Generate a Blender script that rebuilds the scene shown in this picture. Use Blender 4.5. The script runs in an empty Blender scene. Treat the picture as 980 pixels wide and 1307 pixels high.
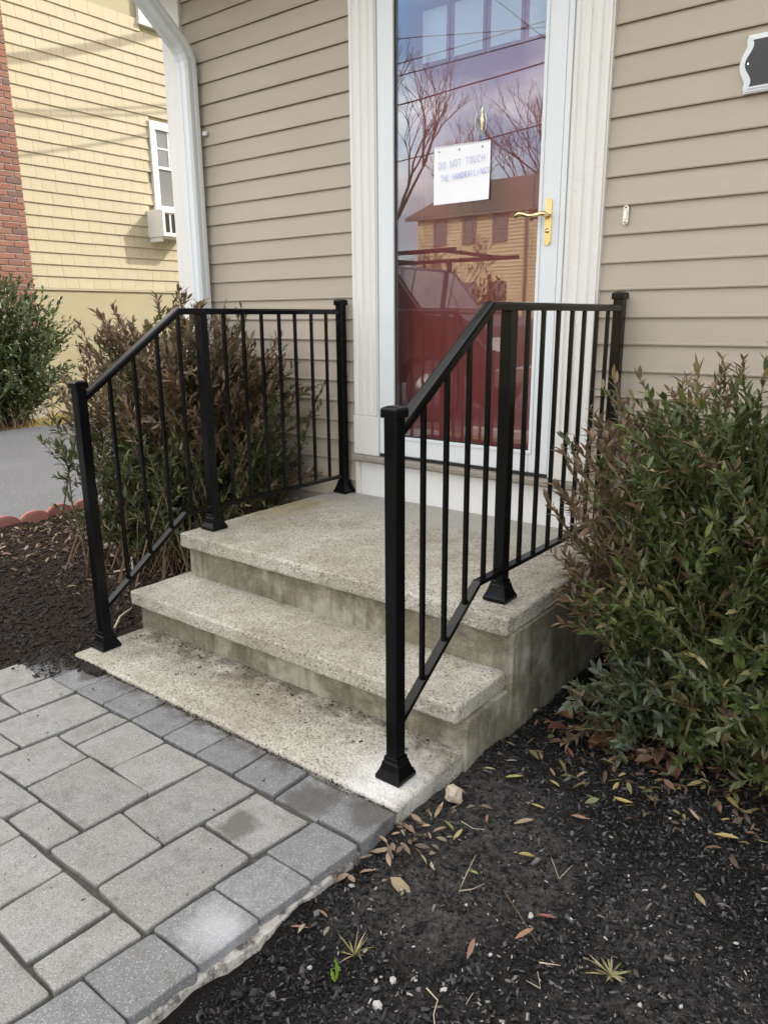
import bpy, bmesh, math, random
import numpy as np
from mathutils import Vector, Matrix, Euler, noise as mnoise
random.seed(7); rng = np.random.default_rng(7)
R = math.radians
scene = bpy.context.scene
COL = scene.collection

# ------------------------------------------------------------------ camera
CAM = Vector((1.7762, -2.871, 1.2926))
yaw, pitch, roll = R(37.7844), R(14.5901), R(-0.3955)
F = Vector((-math.sin(yaw)*math.cos(pitch), math.cos(yaw)*math.cos(pitch), -math.sin(pitch)))
r0 = Vector((math.cos(yaw), math.sin(yaw), 0)); u0 = r0.cross(F)
RX = math.cos(roll)*r0 + math.sin(roll)*u0; UX = -math.sin(roll)*r0 + math.cos(roll)*u0
cd = bpy.data.cameras.new('camera'); cam = bpy.data.objects.new('camera', cd); COL.objects.link(cam)
cd.sensor_fit = 'HORIZONTAL'; cd.sensor_width = 36; cd.lens = 951.59/980*36
cd.clip_start = 0.05; cd.clip_end = 2000
cam.matrix_world = Matrix(((RX.x, UX.x, -F.x, CAM.x), (RX.y, UX.y, -F.y, CAM.y), (RX.z, UX.z, -F.z, CAM.z), (0, 0, 0, 1)))
scene.camera = cam

# ------------------------------------------------------------------ sky, sun, exposure
SUN = Vector((0.40, 0.50, 0.46)).normalized()          # towards the sun: behind the house, to the right
w = bpy.data.worlds.new('World'); scene.world = w; w.use_nodes = True
nt = w.node_tree; nt.nodes.clear()
out = nt.nodes.new('ShaderNodeOutputWorld'); bg = nt.nodes.new('ShaderNodeBackground')
sky = nt.nodes.new('ShaderNodeTexSky'); sky.sky_type = 'NISHITA'; sky.sun_disc = False
sky.sun_elevation = math.asin(SUN.z); sky.sun_rotation = math.atan2(SUN.x, SUN.y)
sky.air_density = 1.0; sky.dust_density = 1.5
tc = nt.nodes.new('ShaderNodeTexCoord'); mp = nt.nodes.new('ShaderNodeMapping'); mp.inputs['Scale'].default_value = (1, 1, 2.6); mp.inputs['Location'].default_value = (3.1, 0, 0)
cn = nt.nodes.new('ShaderNodeTexNoise'); cn.inputs['Scale'].default_value = 2.1; cn.inputs['Detail'].default_value = 7; cn.inputs['Roughness'].default_value = .58
cr = nt.nodes.new('ShaderNodeValToRGB'); cr.color_ramp.elements[0].position = .37; cr.color_ramp.elements[1].position = .60
mx = nt.nodes.new('ShaderNodeMix'); mx.data_type = 'RGBA'; 
cb = nt.nodes.new('ShaderNodeTexNoise'); cb.inputs['Scale'].default_value = 1.4; cb.inputs['Detail'].default_value = 5
cbr = nt.nodes.new('ShaderNodeValToRGB'); cbr.color_ramp.elements[0].position = .38; cbr.color_ramp.elements[1].position = .60
cbr.color_ramp.elements[0].color = (4.2/19, 4.2/19, 4.5/19, 1); cbr.color_ramp.elements[1].color = (1, .95, .88, 1)      # grey cloud bases to sunlit cloud
cm = nt.nodes.new('ShaderNodeVectorMath'); cm.operation = 'SCALE'; cm.inputs['Scale'].default_value = 19.0
nt.links.new(mp.outputs[0], cb.inputs['Vector']); nt.links.new(cb.outputs[0], cbr.inputs[0]); nt.links.new(cbr.outputs[0], cm.inputs[0]); nt.links.new(cm.outputs[0], mx.inputs['B'])
nt.links.new(tc.outputs['Generated'], mp.inputs['Vector']); nt.links.new(mp.outputs[0], cn.inputs['Vector'])
nt.links.new(cn.outputs[0], cr.inputs[0]); nt.links.new(cr.outputs[0], mx.inputs['Factor'])
nt.links.new(sky.outputs[0], mx.inputs['A']); nt.links.new(mx.outputs['Result'], bg.inputs['Color'])
bg.inputs['Strength'].default_value = 0.15
nt.links.new(bg.outputs[0], out.inputs[0])
sl = bpy.data.lights.new('sun', 'SUN'); sl.energy = 2.0; sl.angle = R(.53); sl.color = (1, .95, .86)
so = bpy.data.objects.new('sun', sl); COL.objects.link(so); so.location = (20, 25, 24)
so.rotation_euler = (-SUN).to_track_quat('-Z', 'Y').to_euler()
vs = scene.view_settings; vs.view_transform = 'Standard'; vs.look = 'None'; vs.gamma = 1; vs.use_curve_mapping = False
vs.exposure = 1.02

# ------------------------------------------------------------------ helpers
def tag(o, label=None, cat=None, group=None, kind=None):
    if label: o['label'] = label
    if cat: o['category'] = cat
    if group: o['group'] = group
    if kind: o['kind'] = kind
    return o
def empty(name, loc=(0, 0, 0), rz=0):
    o = bpy.data.objects.new(name, None); COL.objects.link(o); o.location = loc; o.rotation_euler = (0, 0, rz)
    o.empty_display_size = .1; return o
def link(name, me, mat=None, parent=None, loc=None, rot=None):
    o = bpy.data.objects.new(name, me); COL.objects.link(o)
    if mat is not None and not me.materials: me.materials.append(mat)
    if parent is not None:
        o.parent = parent
        if parent.type == 'EMPTY' and loc is None:      # meshes are written in world coordinates
            o.location = -Vector(parent.location)
    if loc is not None: o.location = loc
    if rot is not None: o.rotation_euler = rot
    return o
def from_py(name, v, f, smooth=False):
    me = bpy.data.meshes.new(name); me.from_pydata([tuple(a) for a in v], [], f)
    if smooth: me.polygons.foreach_set('use_smooth', [True]*len(me.polygons))
    me.update(); return me
def bm_mesh(name, bm, smooth=False):
    bmesh.ops.recalc_face_normals(bm, faces=bm.faces)
    me = bpy.data.meshes.new(name); bm.to_mesh(me); bm.free()
    if smooth: me.polygons.foreach_set('use_smooth', [True]*len(me.polygons))
    return me
def add_box(bm, x0, x1, y0, y1, z0, z1):
    vs_ = [bm.verts.new(p) for p in ((x0, y0, z0), (x1, y0, z0), (x1, y1, z0), (x0, y1, z0), (x0, y0, z1), (x1, y0, z1), (x1, y1, z1), (x0, y1, z1))]
    fs = [bm.faces.new([vs_[i] for i in q]) for q in ((0, 3, 2, 1), (4, 5, 6, 7), (0, 1, 5, 4), (1, 2, 6, 5), (2, 3, 7, 6), (3, 0, 4, 7))]
    return vs_, fs
def box_me(name, x0, x1, y0, y1, z0, z1, bev=0, seg=2):
    bm = bmesh.new(); add_box(bm, x0, x1, y0, y1, z0, z1)
    if bev: bmesh.ops.bevel(bm, geom=bm.edges[:], offset=bev, segments=seg, profile=.6, affect='EDGES')
    return bm_mesh(name, bm)
def box(name, mat, parent, x0, x1, y0, y1, z0, z1, bev=0, seg=2):
    return link(name, box_me(name, x0, x1, y0, y1, z0, z1, bev, seg), mat, parent)
def multi_box(name, mat, parent, boxes, bev=0):
    bm = bmesh.new()
    for b in boxes: add_box(bm, *b)
    if bev: bmesh.ops.bevel(bm, geom=bm.edges[:], offset=bev, segments=1, affect='EDGES')
    return link(name, bm_mesh(name, bm), mat, parent)
def sweep(bm, pts, prof, up=Vector((0, 0, 1)), cap=True, scales=None):
    """sweep a closed 2D profile [(side, up)] along a polyline"""
    pts = [Vector(p) for p in pts]; rings = []
    for i, p in enumerate(pts):
        if i == 0: t = pts[1]-pts[0]; k = 1
        elif i == len(pts)-1: t = pts[-1]-pts[-2]; k = 1
        else:
            a = (pts[i]-pts[i-1]).normalized(); b = (pts[i+1]-pts[i]).normalized(); t = a+b
            k = 1/max(.35, math.cos(a.angle(b)/2))
        t.normalize()
        s = t.cross(up)
        if s.length < 1e-4: s = t.cross(Vector((1, 0, 0)))
        s.normalize(); n = s.cross(t).normalized()
        sc = scales[i] if scales else 1
        rings.append([bm.verts.new(p + s*(a_*sc) + n*(b_*k*sc)) for a_, b_ in prof])
    m = len(prof)
    for i in range(len(rings)-1):
        for j in range(m):
            bm.faces.new((rings[i][j], rings[i][(j+1) % m], rings[i+1][(j+1) % m], rings[i+1][j]))
    if cap: bm.faces.new(rings[0][::-1]); bm.faces.new(rings[-1])
def tube(name, mat, parent, pts, rad, n=6, up=Vector((0, 0, 1)), scales=None, smooth=True, loc=None):
    bm = bmesh.new(); prof = [(rad*math.cos(2*math.pi*i/n), rad*math.sin(2*math.pi*i/n)) for i in range(n)]
    sweep(bm, pts, prof, up, True, scales)
    return link(name, bm_mesh(name, bm, smooth), mat, parent, loc=loc)
def lathe_square(name, mat, parent, cx, cy, prof, bev=0):
    """square cross-section stack: prof = [(half, z)]"""
    bm = bmesh.new(); rings = []
    for h, z in prof: rings.append([bm.verts.new((cx+sx*h, cy+sy*h, z)) for sx, sy in ((-1, -1), (1, -1), (1, 1), (-1, 1))])
    for a, b in zip(rings, rings[1:]):
        for j in range(4): bm.faces.new((a[j], a[(j+1) % 4], b[(j+1) % 4], b[j]))
    bm.faces.new(rings[0][::-1]); bm.faces.new(rings[-1])
    if bev: bmesh.ops.bevel(bm, geom=bm.edges[:], offset=bev, segments=1, affect='EDGES')
    return link(name, bm_mesh(name, bm), mat, parent)
def prism_y(name, mat, parent, pts, y0, y1, bev=0, seg=2):
    """(x, z) outline extruded from y0 (front) to y1"""
    bm = bmesh.new()
    a = [bm.verts.new((x, y0, z)) for x, z in pts]; b = [bm.verts.new((x, y1, z)) for x, z in pts]
    fr = bm.faces.new(a); bm.faces.new(b[::-1]); n = len(pts)
    for i in range(n): bm.faces.new((a[i], b[i], b[(i+1) % n], a[(i+1) % n]))
    if bev: bmesh.ops.bevel(bm, geom=list(fr.edges), offset=bev, segments=seg, affect='EDGES')
    return link(name, bm_mesh(name, bm), mat, parent)
def mesh_attr(name, V, faces, cols=None, smooth=False):
    """V (n,3), faces (m,k) numpy arrays with constant k, cols per vertex"""
    me = bpy.data.meshes.new(name); k = faces.shape[1]
    me.vertices.add(len(V)); me.vertices.foreach_set('co', V.astype(np.float32).ravel())
    me.loops.add(faces.size); me.loops.foreach_set('vertex_index', faces.astype(np.int32).ravel())
    me.polygons.add(len(faces)); me.polygons.foreach_set('loop_start', np.arange(0, faces.size, k, dtype=np.int32))
    if smooth: me.polygons.foreach_set('use_smooth', np.ones(len(faces), bool))
    me.update(calc_edges=True)
    if cols is not None:
        at = me.color_attributes.new('tint', 'FLOAT_COLOR', 'POINT')
        at.data.foreach_set('color', np.concatenate([cols, np.ones((len(cols), 1))], 1).astype(np.float32).ravel())
    return me

# ------------------------------------------------------------------ materials
class M_:
    def __init__(s, name):
        s.m = bpy.data.materials.new(name); s.m.use_nodes = True; s.t = s.m.node_tree
        s.b = s.t.nodes['Principled BSDF']; s.out = s.t.nodes['Material Output']
    def n(s, typ, **kw):
        nd = s.t.nodes.new('ShaderNode'+typ)
        for k, v in kw.items():
            if k in nd.inputs: nd.inputs[k].default_value = v
            else: setattr(nd, k, v)
        return nd
    def l(s, a, b): s.t.links.new(a, b)
    def coord(s, kind='Object', scale=None):
        c = s.n('TexCoord').outputs[kind]
        if scale:
            m = s.n('Mapping', Scale=scale); s.l(c, m.inputs['Vector']); c = m.outputs[0]
        return c
    def pos(s): return s.n('NewGeometry').outputs['Position']
    def noise(s, vec, scale, detail=4, rough=.55, out=0):
        nd = s.n('TexNoise', Scale=scale, Detail=detail, Roughness=rough); s.l(vec, nd.inputs['Vector']); return nd.outputs[out]
    def vor(s, vec, scale, out='Distance', feature='F1'):
        nd = s.n('TexVoronoi', feature=feature, Scale=scale); s.l(vec, nd.inputs['Vector']); return nd.outputs[out]
    def ramp(s, fac, stops, interp='LINEAR'):
        nd = s.n('ValToRGB'); e = nd.color_ramp; e.interpolation = interp
        while len(e.elements) < len(stops): e.elements.new(.5)
        for el, (p_, c_) in zip(e.elements, stops):
            el.position = p_; el.color = (*c_, 1) if isinstance(c_, tuple) else (c_, c_, c_, 1)
        s.l(fac, nd.inputs[0]); return nd.outputs[0]
    def mix(s, f, a, b, blend='MIX'):
        nd = s.n('Mix', data_type='RGBA', blend_type=blend)
        for sock, v in (('Factor', f), ('A', a), ('B', b)):
            if hasattr(v, 'links'): s.l(v, nd.inputs[sock])
            elif sock == 'Factor': nd.inputs[sock].default_value = v
            else: nd.inputs[sock].default_value = (*v, 1)
        return nd.outputs['Result']
    def math(s, op, a, b=None, clamp=False):
        nd = s.n('Math', operation=op, use_clamp=clamp)
        for i, v in enumerate((a, b)):
            if v is None: continue
            if hasattr(v, 'links'): s.l(v, nd.inputs[i])
            else: nd.inputs[i].default_value = v
        return nd.outputs[0]
    def xyz(s, vec):
        nd = s.n('SeparateXYZ'); s.l(vec, nd.inputs[0]); return nd.outputs
    def band(s, v, a, b, c, d):
        """trapezoid mask: 0 at a, 1 from b to c, 0 at d"""
        u = s.n('MapRange', interpolation_type='SMOOTHSTEP'); u.inputs[1].default_value = a; u.inputs[2].default_value = b; s.l(v, u.inputs[0])
        e = s.n('MapRange', interpolation_type='SMOOTHSTEP'); e.inputs[1].default_value = c; e.inputs[2].default_value = d; e.inputs[3].default_value = 1; e.inputs[4].default_value = 0; s.l(v, e.inputs[0])
        return s.math('MULTIPLY', u.outputs[0], e.outputs[0])
    def col(s, c): s.l(c, s.b.inputs['Base Color']) if hasattr(c, 'links') else setattr(s.b.inputs['Base Color'], 'default_value', (*c, 1))
    def rough(s, c): s.l(c, s.b.inputs['Roughness']) if hasattr(c, 'links') else setattr(s.b.inputs['Roughness'], 'default_value', c)
    def bump(s, h, strength=.5, dist=.005):
        nd = s.n('Bump', Strength=strength, Distance=dist); s.l(h, nd.inputs['Height']); s.l(nd.outputs[0], s.b.inputs['Normal'])
    def spec(s, v): s.b.inputs['Specular IOR Level'].default_value = v
MAT = {}
def simple(name, c, rough=.5, metal=0, nscale=0, namt=.15, bump=0, spec=.5):
    m = M_(name)
    if nscale:
        v = m.pos(); f = m.noise(v, nscale, 5)
        m.col(m.mix(f, tuple(x*(1-namt) for x in c), tuple(min(1, x*(1+namt)) for x in c)))
        if bump: m.bump(m.noise(v, nscale*4, 3), bump, .004)
    else: m.col(c)
    m.rough(rough); m.b.inputs['Metallic'].default_value = metal; m.spec(spec); MAT[name] = m.m; return m

def concrete(name, tone, stain, dirt=None, aggregate=1.0):
    m = M_(name); p = m.pos()
    vor = m.n('TexVoronoi', Scale=150.0); m.l(p, vor.inputs['Vector'])
    cellv = m.xyz(vor.outputs['Color'])[0]
    t = tone
    peb = m.ramp(cellv, [(0, (t[0]*.34, t[1]*.31, t[2]*.28)), (.10, (t[0]*.6, t[1]*.56, t[2]*.5)), (.24, (t[0]*.85, t[1]*.82, t[2]*.76)), (.62, (t[0]*1.05, t[1]*1.03, t[2]*.98)), (.86, (t[0]*1.3, t[1]*1.28, t[2]*1.24)), (1, (.8, .79, .75))], 'CONSTANT')
    paste = m.mix(m.noise(p, 24, 5), tuple(x*.86 for x in t), tuple(x*1.1 for x in t))
    e = m.ramp(vor.outputs['Distance'], [(.42, 1.0), (.62, 0.0)])
    c = m.mix(m.math('MULTIPLY', e, .92*aggregate), paste, peb)
    big = m.noise(p, 2.6, 7, .7)
    c = m.mix(m.ramp(big, [(.36, 0.0), (.62, .95)]), c, m.mix(1, c, stain, 'MULTIPLY'))
    mid = m.noise(p, 9, 6, .75)
    c = m.mix(m.ramp(mid, [(.5, 0.0), (.72, .6)]), c, m.mix(1, c, (.55, .52, .42), 'MULTIPLY'))
    c = m.mix(1, c, m.mix(m.ramp(m.noise(p, 300, 2, .8), [(.32, 0.0), (.68, 1.0)]), (.72, .72, .72), (1.22, 1.22, 1.22)), 'MULTIPLY')
    if dirt: c = dirt(m, p, c)
    m.col(c); m.rough(.88); m.spec(.25)
    h = m.math('ADD', m.math('MULTIPLY', e, .8*aggregate), m.math('MULTIPLY', m.noise(p, 160, 3), .9))
    m.bump(h, .55, .004); MAT[name] = m.m
def dirt_tread(m, p, c):
    x, y, z = m.xyz(p)
    n = m.noise(p, 11, 6, .7)
    # damp dark dirt lying in the back of the lowest tread
    a = m.band(y, -1.50, -1.27, -1.1, -1.0); b = m.band(z, .05, .08, .10, .12)
    f = m.math('MULTIPLY', m.math('MULTIPLY', a, b), m.ramp(n, [(.36, 0.0), (.60, 1.0)]))
    c = m.mix(m.math('MULTIPLY', f, .82), c, (.085, .070, .05))
    # drilling dust round the foot of the front post
    d = m.n('VectorMath', operation='DISTANCE'); m.l(p, d.inputs[0]); d.inputs[1].default_value = (.69, -1.47, .093)
    g = m.ramp(m.math('ADD', d.outputs['Value'], m.math('MULTIPLY', m.math('SUBTRACT', m.noise(p, 18, 4), .5), .10)), [(.05, .62), (.11, .22), (.19, 0.0)])
    c = m.mix(g, c, (.78, .77, .76))
    # yellow-green growth along the left edge of the landing, grey cement patch by the wall
    f2 = m.math('MULTIPLY', m.band(x, -.76, -.72, -.62, -.5), m.band(y, -.75, -.5, -.2, -.12))
    c = m.mix(m.math('MULTIPLY', f2, m.ramp(n, [(.3, .15), (.6, .75)])), c, (.33, .27, .12))
    f3 = m.math('MULTIPLY', m.band(y, -.33, -.26, .1, .2), m.ramp(m.noise(p, 5, 3), [(.4, .25), (.6, .9)]))
    c = m.mix(f3, c, (.40, .385, .35))
    return c
def dirt_riser(m, p, c):
    n = m.noise(p, 8, 6, .65)
    c = m.mix(m.ramp(n, [(.40, 0.0), (.66, .8)]), c, (.105, .093, .066))
    c = m.mix(m.ramp(m.noise(p, 3.1, 5, .7), [(.5, 0.0), (.62, .7)]), c, (.42, .40, .32))
    mp_ = m.n('Mapping', Scale=(14, 14, 2.2)); m.l(p, mp_.inputs['Vector'])
    st = m.noise(mp_.outputs[0], 1.6, 4)
    return m.mix(m.ramp(st, [(.48, 0.0), (.66, .6)]), c, (.09, .088, .06))
concrete('concrete', (.505, .488, .432), (.70, .68, .62), dirt_tread)
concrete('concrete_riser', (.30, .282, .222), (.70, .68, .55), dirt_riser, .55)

def paver_mat(name, tone, speck):
    m = M_(name); p = m.pos()
    oi = m.n('ObjectInfo'); rnd = oi.outputs['Random']
    vor = m.n('TexVoronoi', Scale=400.0); m.l(p, vor.inputs['Vector'])
    cv = m.xyz(vor.outputs['Color'])[0]
    base = m.mix(m.ramp(m.noise(p, 260, 3, .8), [(.3, 0.0), (.7, 1.0)]), tuple(x*.68 for x in tone), tuple(x*1.32 for x in tone))
    base = m.mix(1, base, m.mix(m.noise(p, 30, 5, .7), (.84, .84, .84), (1.16, 1.16, 1.16)), 'MULTIPLY')
    base = m.mix(1, base, m.ramp(rnd, [(0, .86), (.5, 1.0), (1, 1.1)]), 'MULTIPLY')
    base = m.mix(m.ramp(m.noise(p, 6, 4), [(.4, 0.0), (.75, .5)]), base, (tone[0]*1.0, tone[1]*.93, tone[2]*.82))
    base = m.mix(m.ramp(m.noise(p, 13, 6, .75), [(.46, 0.0), (.70, .75)]), base, m.mix(1, base, (.66, .65, .62), 'MULTIPLY'))
    c = m.mix(m.ramp(cv, [(0, .40), (.09, 0.0), (.90, 0.0), (.93, speck)], 'CONSTANT'), base, m.ramp(cv, [(0, .05), (.5, .8)], 'CONSTANT'))
    x, y, z = m.xyz(p)
    # dark grit worked into the joint by the slab
    g = m.math('MULTIPLY', m.band(y, -1.64, -1.555, -1.5, -1.4), m.ramp(m.noise(p, 13, 5, .7), [(.40, 0.0), (.62, .9)]))
    c = m.mix(g, c, (.06, .05, .042))
    # dust
    d = m.n('VectorMath', operation='DISTANCE'); m.l(p, d.inputs[0]); d.inputs[1].default_value = (.72, -2.08, .07)
    c = m.mix(m.ramp(m.math('ADD', d.outputs['Value'], m.math('MULTIPLY', m.math('SUBTRACT', m.noise(p, 20, 4), .5), .08)), [(.02, .32), (.09, 0.0)]), c, (.72, .73, .75))
    # wet-looking stains
    for cx, cy, rr in ((.50, -1.83, .06), (.575, -1.64, .085), (.74, -1.60, .07), (-.53, -1.6, .05)):
        d = m.n('VectorMath', operation='DISTANCE'); m.l(p, d.inputs[0]); d.inputs[1].default_value = (cx, cy, .07)
        f = m.ramp(m.math('ADD', d.outputs['Value'], m.math('MULTIPLY', m.math('SUBTRACT', m.noise(p, 14, 3), .5), .10)), [(rr*.6, .72), (rr*1.05, 0.0)])
        c = m.mix(f, c, (.075, .066, .055))
    m.col(c); m.rough(.85); m.spec(.3)
    m.bump(m.math('ADD', m.noise(p, 220, 3), m.math('MULTIPLY', m.noise(p, 40, 3), .8)), .5, .003); MAT[name] = m.m
paver_mat('paver', (.265, .262, .248), .16)
paver_mat('paver_border', (.205, .209, .213), .20)

def siding(name, c):
    m = M_(name); p = m.pos()
    mp_ = m.n('Mapping', Scale=(1.2, 1, 9)); m.l(p, mp_.inputs['Vector'])
    f = m.noise(mp_.outputs[0], 3, 5, .6)
    g = m.noise(p, .9, 3)
    col = m.mix(f, tuple(x*.93 for x in c), tuple(x*1.05 for x in c))
    col = m.mix(m.ramp(g, [(.4, 0.0), (.7, .35)]), col, (c[0]*.88, c[1]*.86, c[2]*.84))
    oi = m.n('ObjectInfo'); col = m.mix(1, col, m.ramp(oi.outputs['Random'], [(0, .97), (1, 1.03)]), 'MULTIPLY')
    m.col(col); m.rough(.55); m.spec(.35)
    mp2 = m.n('Mapping', Scale=(8, 8, 90)); m.l(p, mp2.inputs['Vector'])
    m.bump(m.math('ADD', m.noise(mp2.outputs[0], 4, 3), m.math('MULTIPLY', m.noise(p, 2.5, 2), 3)), .12, .004); MAT[name] = m.m
siding('siding', (.415, .362, .284))

def trim(name, c, dirty=.35):
    m = M_(name); p = m.pos()
    mp_ = m.n('Mapping', Scale=(22, 22, 2.0)); m.l(p, mp_.inputs['Vector'])
    st = m.noise(mp_.outputs[0], 1.3, 6, .7)
    col = m.mix(m.ramp(st, [(.46, 0.0), (.8, dirty)]), c, (.42, .39, .34))
    col = m.mix(m.ramp(m.noise(p, 55, 2), [(.66, 0.0), (.72, dirty)]), col, (.40, .37, .33))
    m.col(col); m.rough(.42); m.bump(m.noise(mp_.outputs[0], 3, 3), .08, .003); MAT[name] = m.m
trim('white_trim', (.69, .675, .64), .20); trim('white_metal', (.66, .69, .70), .10); trim('white_panel', (.74, .74, .73), .16)
def metal_black():
    m = M_('black_metal'); p = m.pos(); m.col(m.mix(m.noise(p, 40, 3), (.0025, .0025, .003), (.0045, .0045, .005)))
    m.rough(m.ramp(m.noise(p, 12, 4), [(.3, .14), (.7, .25)])); m.spec(.2); m.bump(m.noise(p, 500, 2), .06, .001); MAT['black_metal'] = m.m
metal_black()
def brass():
    m = M_('brass'); p = m.pos(); m.col(m.mix(m.noise(p, 8, 2), (.80, .63, .31), (.86, .70, .38))); m.b.inputs['Metallic'].default_value = 1
    m.rough(m.ramp(m.noise(p, 20, 2), [(.3, .20), (.7, .27)])); MAT['brass'] = m.m
brass()
def glass(name, refl=.13, tintc=(.95, .96, .96)):
    m = M_(name); t = m.t; t.nodes.remove(m.b)
    tr = m.n('BsdfTransparent'); tr.inputs[0].default_value = (*tintc, 1)
    gl = m.n('BsdfGlossy'); gl.inputs['Roughness'].default_value = 0.0; gl.inputs[0].default_value = (.96, .97, 1, 1)
    nb = m.n('Bump', Strength=.03, Distance=.004); m.l(m.noise(m.pos(), 3.0, 1), nb.inputs['Height']); m.l(nb.outputs[0], gl.inputs['Normal'])
    lw = m.n('Fresnel', IOR=1.5)
    f = m.math('ADD', m.math('MULTIPLY', lw.outputs[0], 1.0), refl, True)
    ms = m.n('MixShader'); m.l(f, ms.inputs[0]); m.l(tr.outputs[0], ms.inputs[1]); m.l(gl.outputs[0], ms.inputs[2]); 
    df = m.n('BsdfDiffuse'); df.inputs[0].default_value = (.75, .74, .72, 1); ms2 = m.n('MixShader')
    m.l(m.ramp(m.noise(m.pos(), 7, 6, .7), [(.3, .003), (.75, .020)]), ms2.inputs[0]); m.l(ms.outputs[0], ms2.inputs[1]); m.l(df.outputs[0], ms2.inputs[2]); m.l(ms2.outputs[0], m.out.inputs[0])
    MAT[name] = m.m
glass('glass', .06)
def pane_mat(name, c, refl=.5):
    m = M_(name); m.col(c); m.rough(.03); m.spec(refl); MAT[name] = m.m
pane_mat('dark_pane', (.03, .035, .04), .8)
pane_mat('door_lite', (.62, .64, .66), .7)  # pale base colour stands in for sky reflected in the lites
pane_mat('curtain_pane', (.22, .22, .21), .6)
def leafmat(name, rough=.38, trans=.25):
    m = M_(name); a = m.n('Attribute', attribute_name='tint')
    v = m.mix(m.noise(m.pos(), 160, 2), (.8, .8, .8), (1.2, 1.2, 1.2)); c = m.mix(1, a.outputs['Color'], v, 'MULTIPLY')
    m.col(c); m.rough(rough); m.spec(.5)
    tl = m.n('BsdfTranslucent'); m.l(c, tl.inputs[0]); ms = m.n('MixShader'); ms.inputs[0].default_value = trans
    m.l(m.b.outputs[0], ms.inputs[1]); m.l(tl.outputs[0], ms.inputs[2]); m.l(ms.outputs[0], m.out.inputs[0]); MAT[name] = m.m
leafmat('leaf', .32, .3); leafmat('dry_leaf', .6, .15)
def tintmat(name, rough=.85, nscale=120, spec=.3):
    m = M_(name); a = m.n('Attribute', attribute_name='tint')
    v = m.mix(m.noise(m.pos(), nscale, 3), (.6, .6, .6), (1.4, 1.4, 1.4)); m.col(m.mix(1, a.outputs['Color'], v, 'MULTIPLY'))
    m.rough(rough); m.spec(spec); m.bump(m.noise(m.pos(), nscale*2, 2), .4, .002); MAT[name] = m.m
tintmat('chip')
def soil(name, dark, grey, patches):
    m = M_(name); p = m.pos()
    n = m.noise(p, 110, 6, .8); big = m.noise(p, 3.2, 5, .6)
    c = m.mix(n, tuple(x*.45 for x in dark), tuple(x*1.7 for x in dark))
    pm = None
    for cx, cy, rr in patches:
        d = m.n('VectorMath', operation='DISTANCE'); m.l(p, d.inputs[0]); d.inputs[1].default_value = (cx, cy, .03)
        f = m.ramp(m.math('ADD', d.outputs['Value'], m.math('MULTIPLY', m.math('SUBTRACT', big, .5), .35)), [(rr*.4, .85), (rr, 0.0)])
        pm = f if pm is None else m.math('MAXIMUM', pm, f)
    if pm is not None: c = m.mix(pm, c, m.mix(m.ramp(m.noise(p, 60, 6, .85), [(.36, 0.0), (.64, 1.0)]), tuple(x*.25 for x in grey), tuple(x*1.55 for x in grey)))
    c = m.mix(m.ramp(m.vor(p, 210), [(.10, .8), (.16, 0.0)]), c, (.10, .095, .085))
    m.col(c); m.rough(.95); m.spec(.15)
    m.bump(m.math('ADD', n, m.math('MULTIPLY', m.noise(p, 150, 3), .5)), 1, .014); MAT[name] = m.m
soil('mulch_soil', (.015, .0135, .0125), (.10, .094, .088), ((.93, -1.36, .34), (1.05, -1.52, .34), (1.0, -1.72, .3), (1.55, -1.75, .36), (1.15, -2.05, .24), (1.4, -1.5, .2)))
soil('mulch_soil_dry', (.035, .024, .017), (.06, .045, .035), ())
def asphalt(name, c):
    m = M_(name); p = m.pos(); n = m.noise(p, 90, 5, .8)
    n = m.math('ADD', m.math('MULTIPLY', n, .45), m.math('MULTIPLY', m.noise(p, 75, 2, .9), .55)); n = m.ramp(n, [(.40, 0.0), (.60, 1.0)])
    col = m.mix(n, tuple(x*.55 for x in c), tuple(x*1.45 for x in c)); col = m.mix(m.ramp(m.noise(p, 1.2, 5), [(.4, 0.0), (.7, .4)]), col, tuple(x*1.25 for x in c))
    m.col(col); m.rough(.9); m.bump(n, .6, .006); MAT[name] = m.m
asphalt('asphalt', (.20, .20, .20)); asphalt('road_asphalt', (.06, .06, .062))
def grass_mat():
    m = M_('lawn'); p = m.pos(); n = m.noise(p, 30, 6, .8)
    m.col(m.mix(m.ramp(m.noise(p, .9, 4), [(.35, 0.0), (.65, 1.0)]), m.mix(n, (.10, .10, .03), (.22, .19, .07)), m.mix(n, (.16, .13, .05), (.34, .28, .12)))); m.rough(.95); m.bump(n, 1, .03); MAT['lawn'] = m.m
grass_mat()
simple('straw', (.50, .42, .22), .8, 0, 40, .3)
simple('edging_red', (.40, .175, .14), .9, 0, 25, .25, .3)
simple('mortar', (.46, .41, .36), .95, 0, 40, .2)
def brickm():
    m = M_('brick'); oi = m.n('ObjectInfo'); p = m.pos()
    c = m.ramp(oi.outputs['Random'], [(0, (.24, .10, .065)), (.4, (.30, .145, .10)), (.75, (.22, .115, .085)), (1, (.17, .105, .085))])
    m.col(m.mix(1, c, m.mix(m.noise(p, 40, 4), (.7, .7, .7), (1.25, 1.25, 1.25)), 'MULTIPLY')); m.rough(.92); m.bump(m.noise(p, 120, 3), .5, .004); MAT['brick'] = m.m
brickm()
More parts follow.
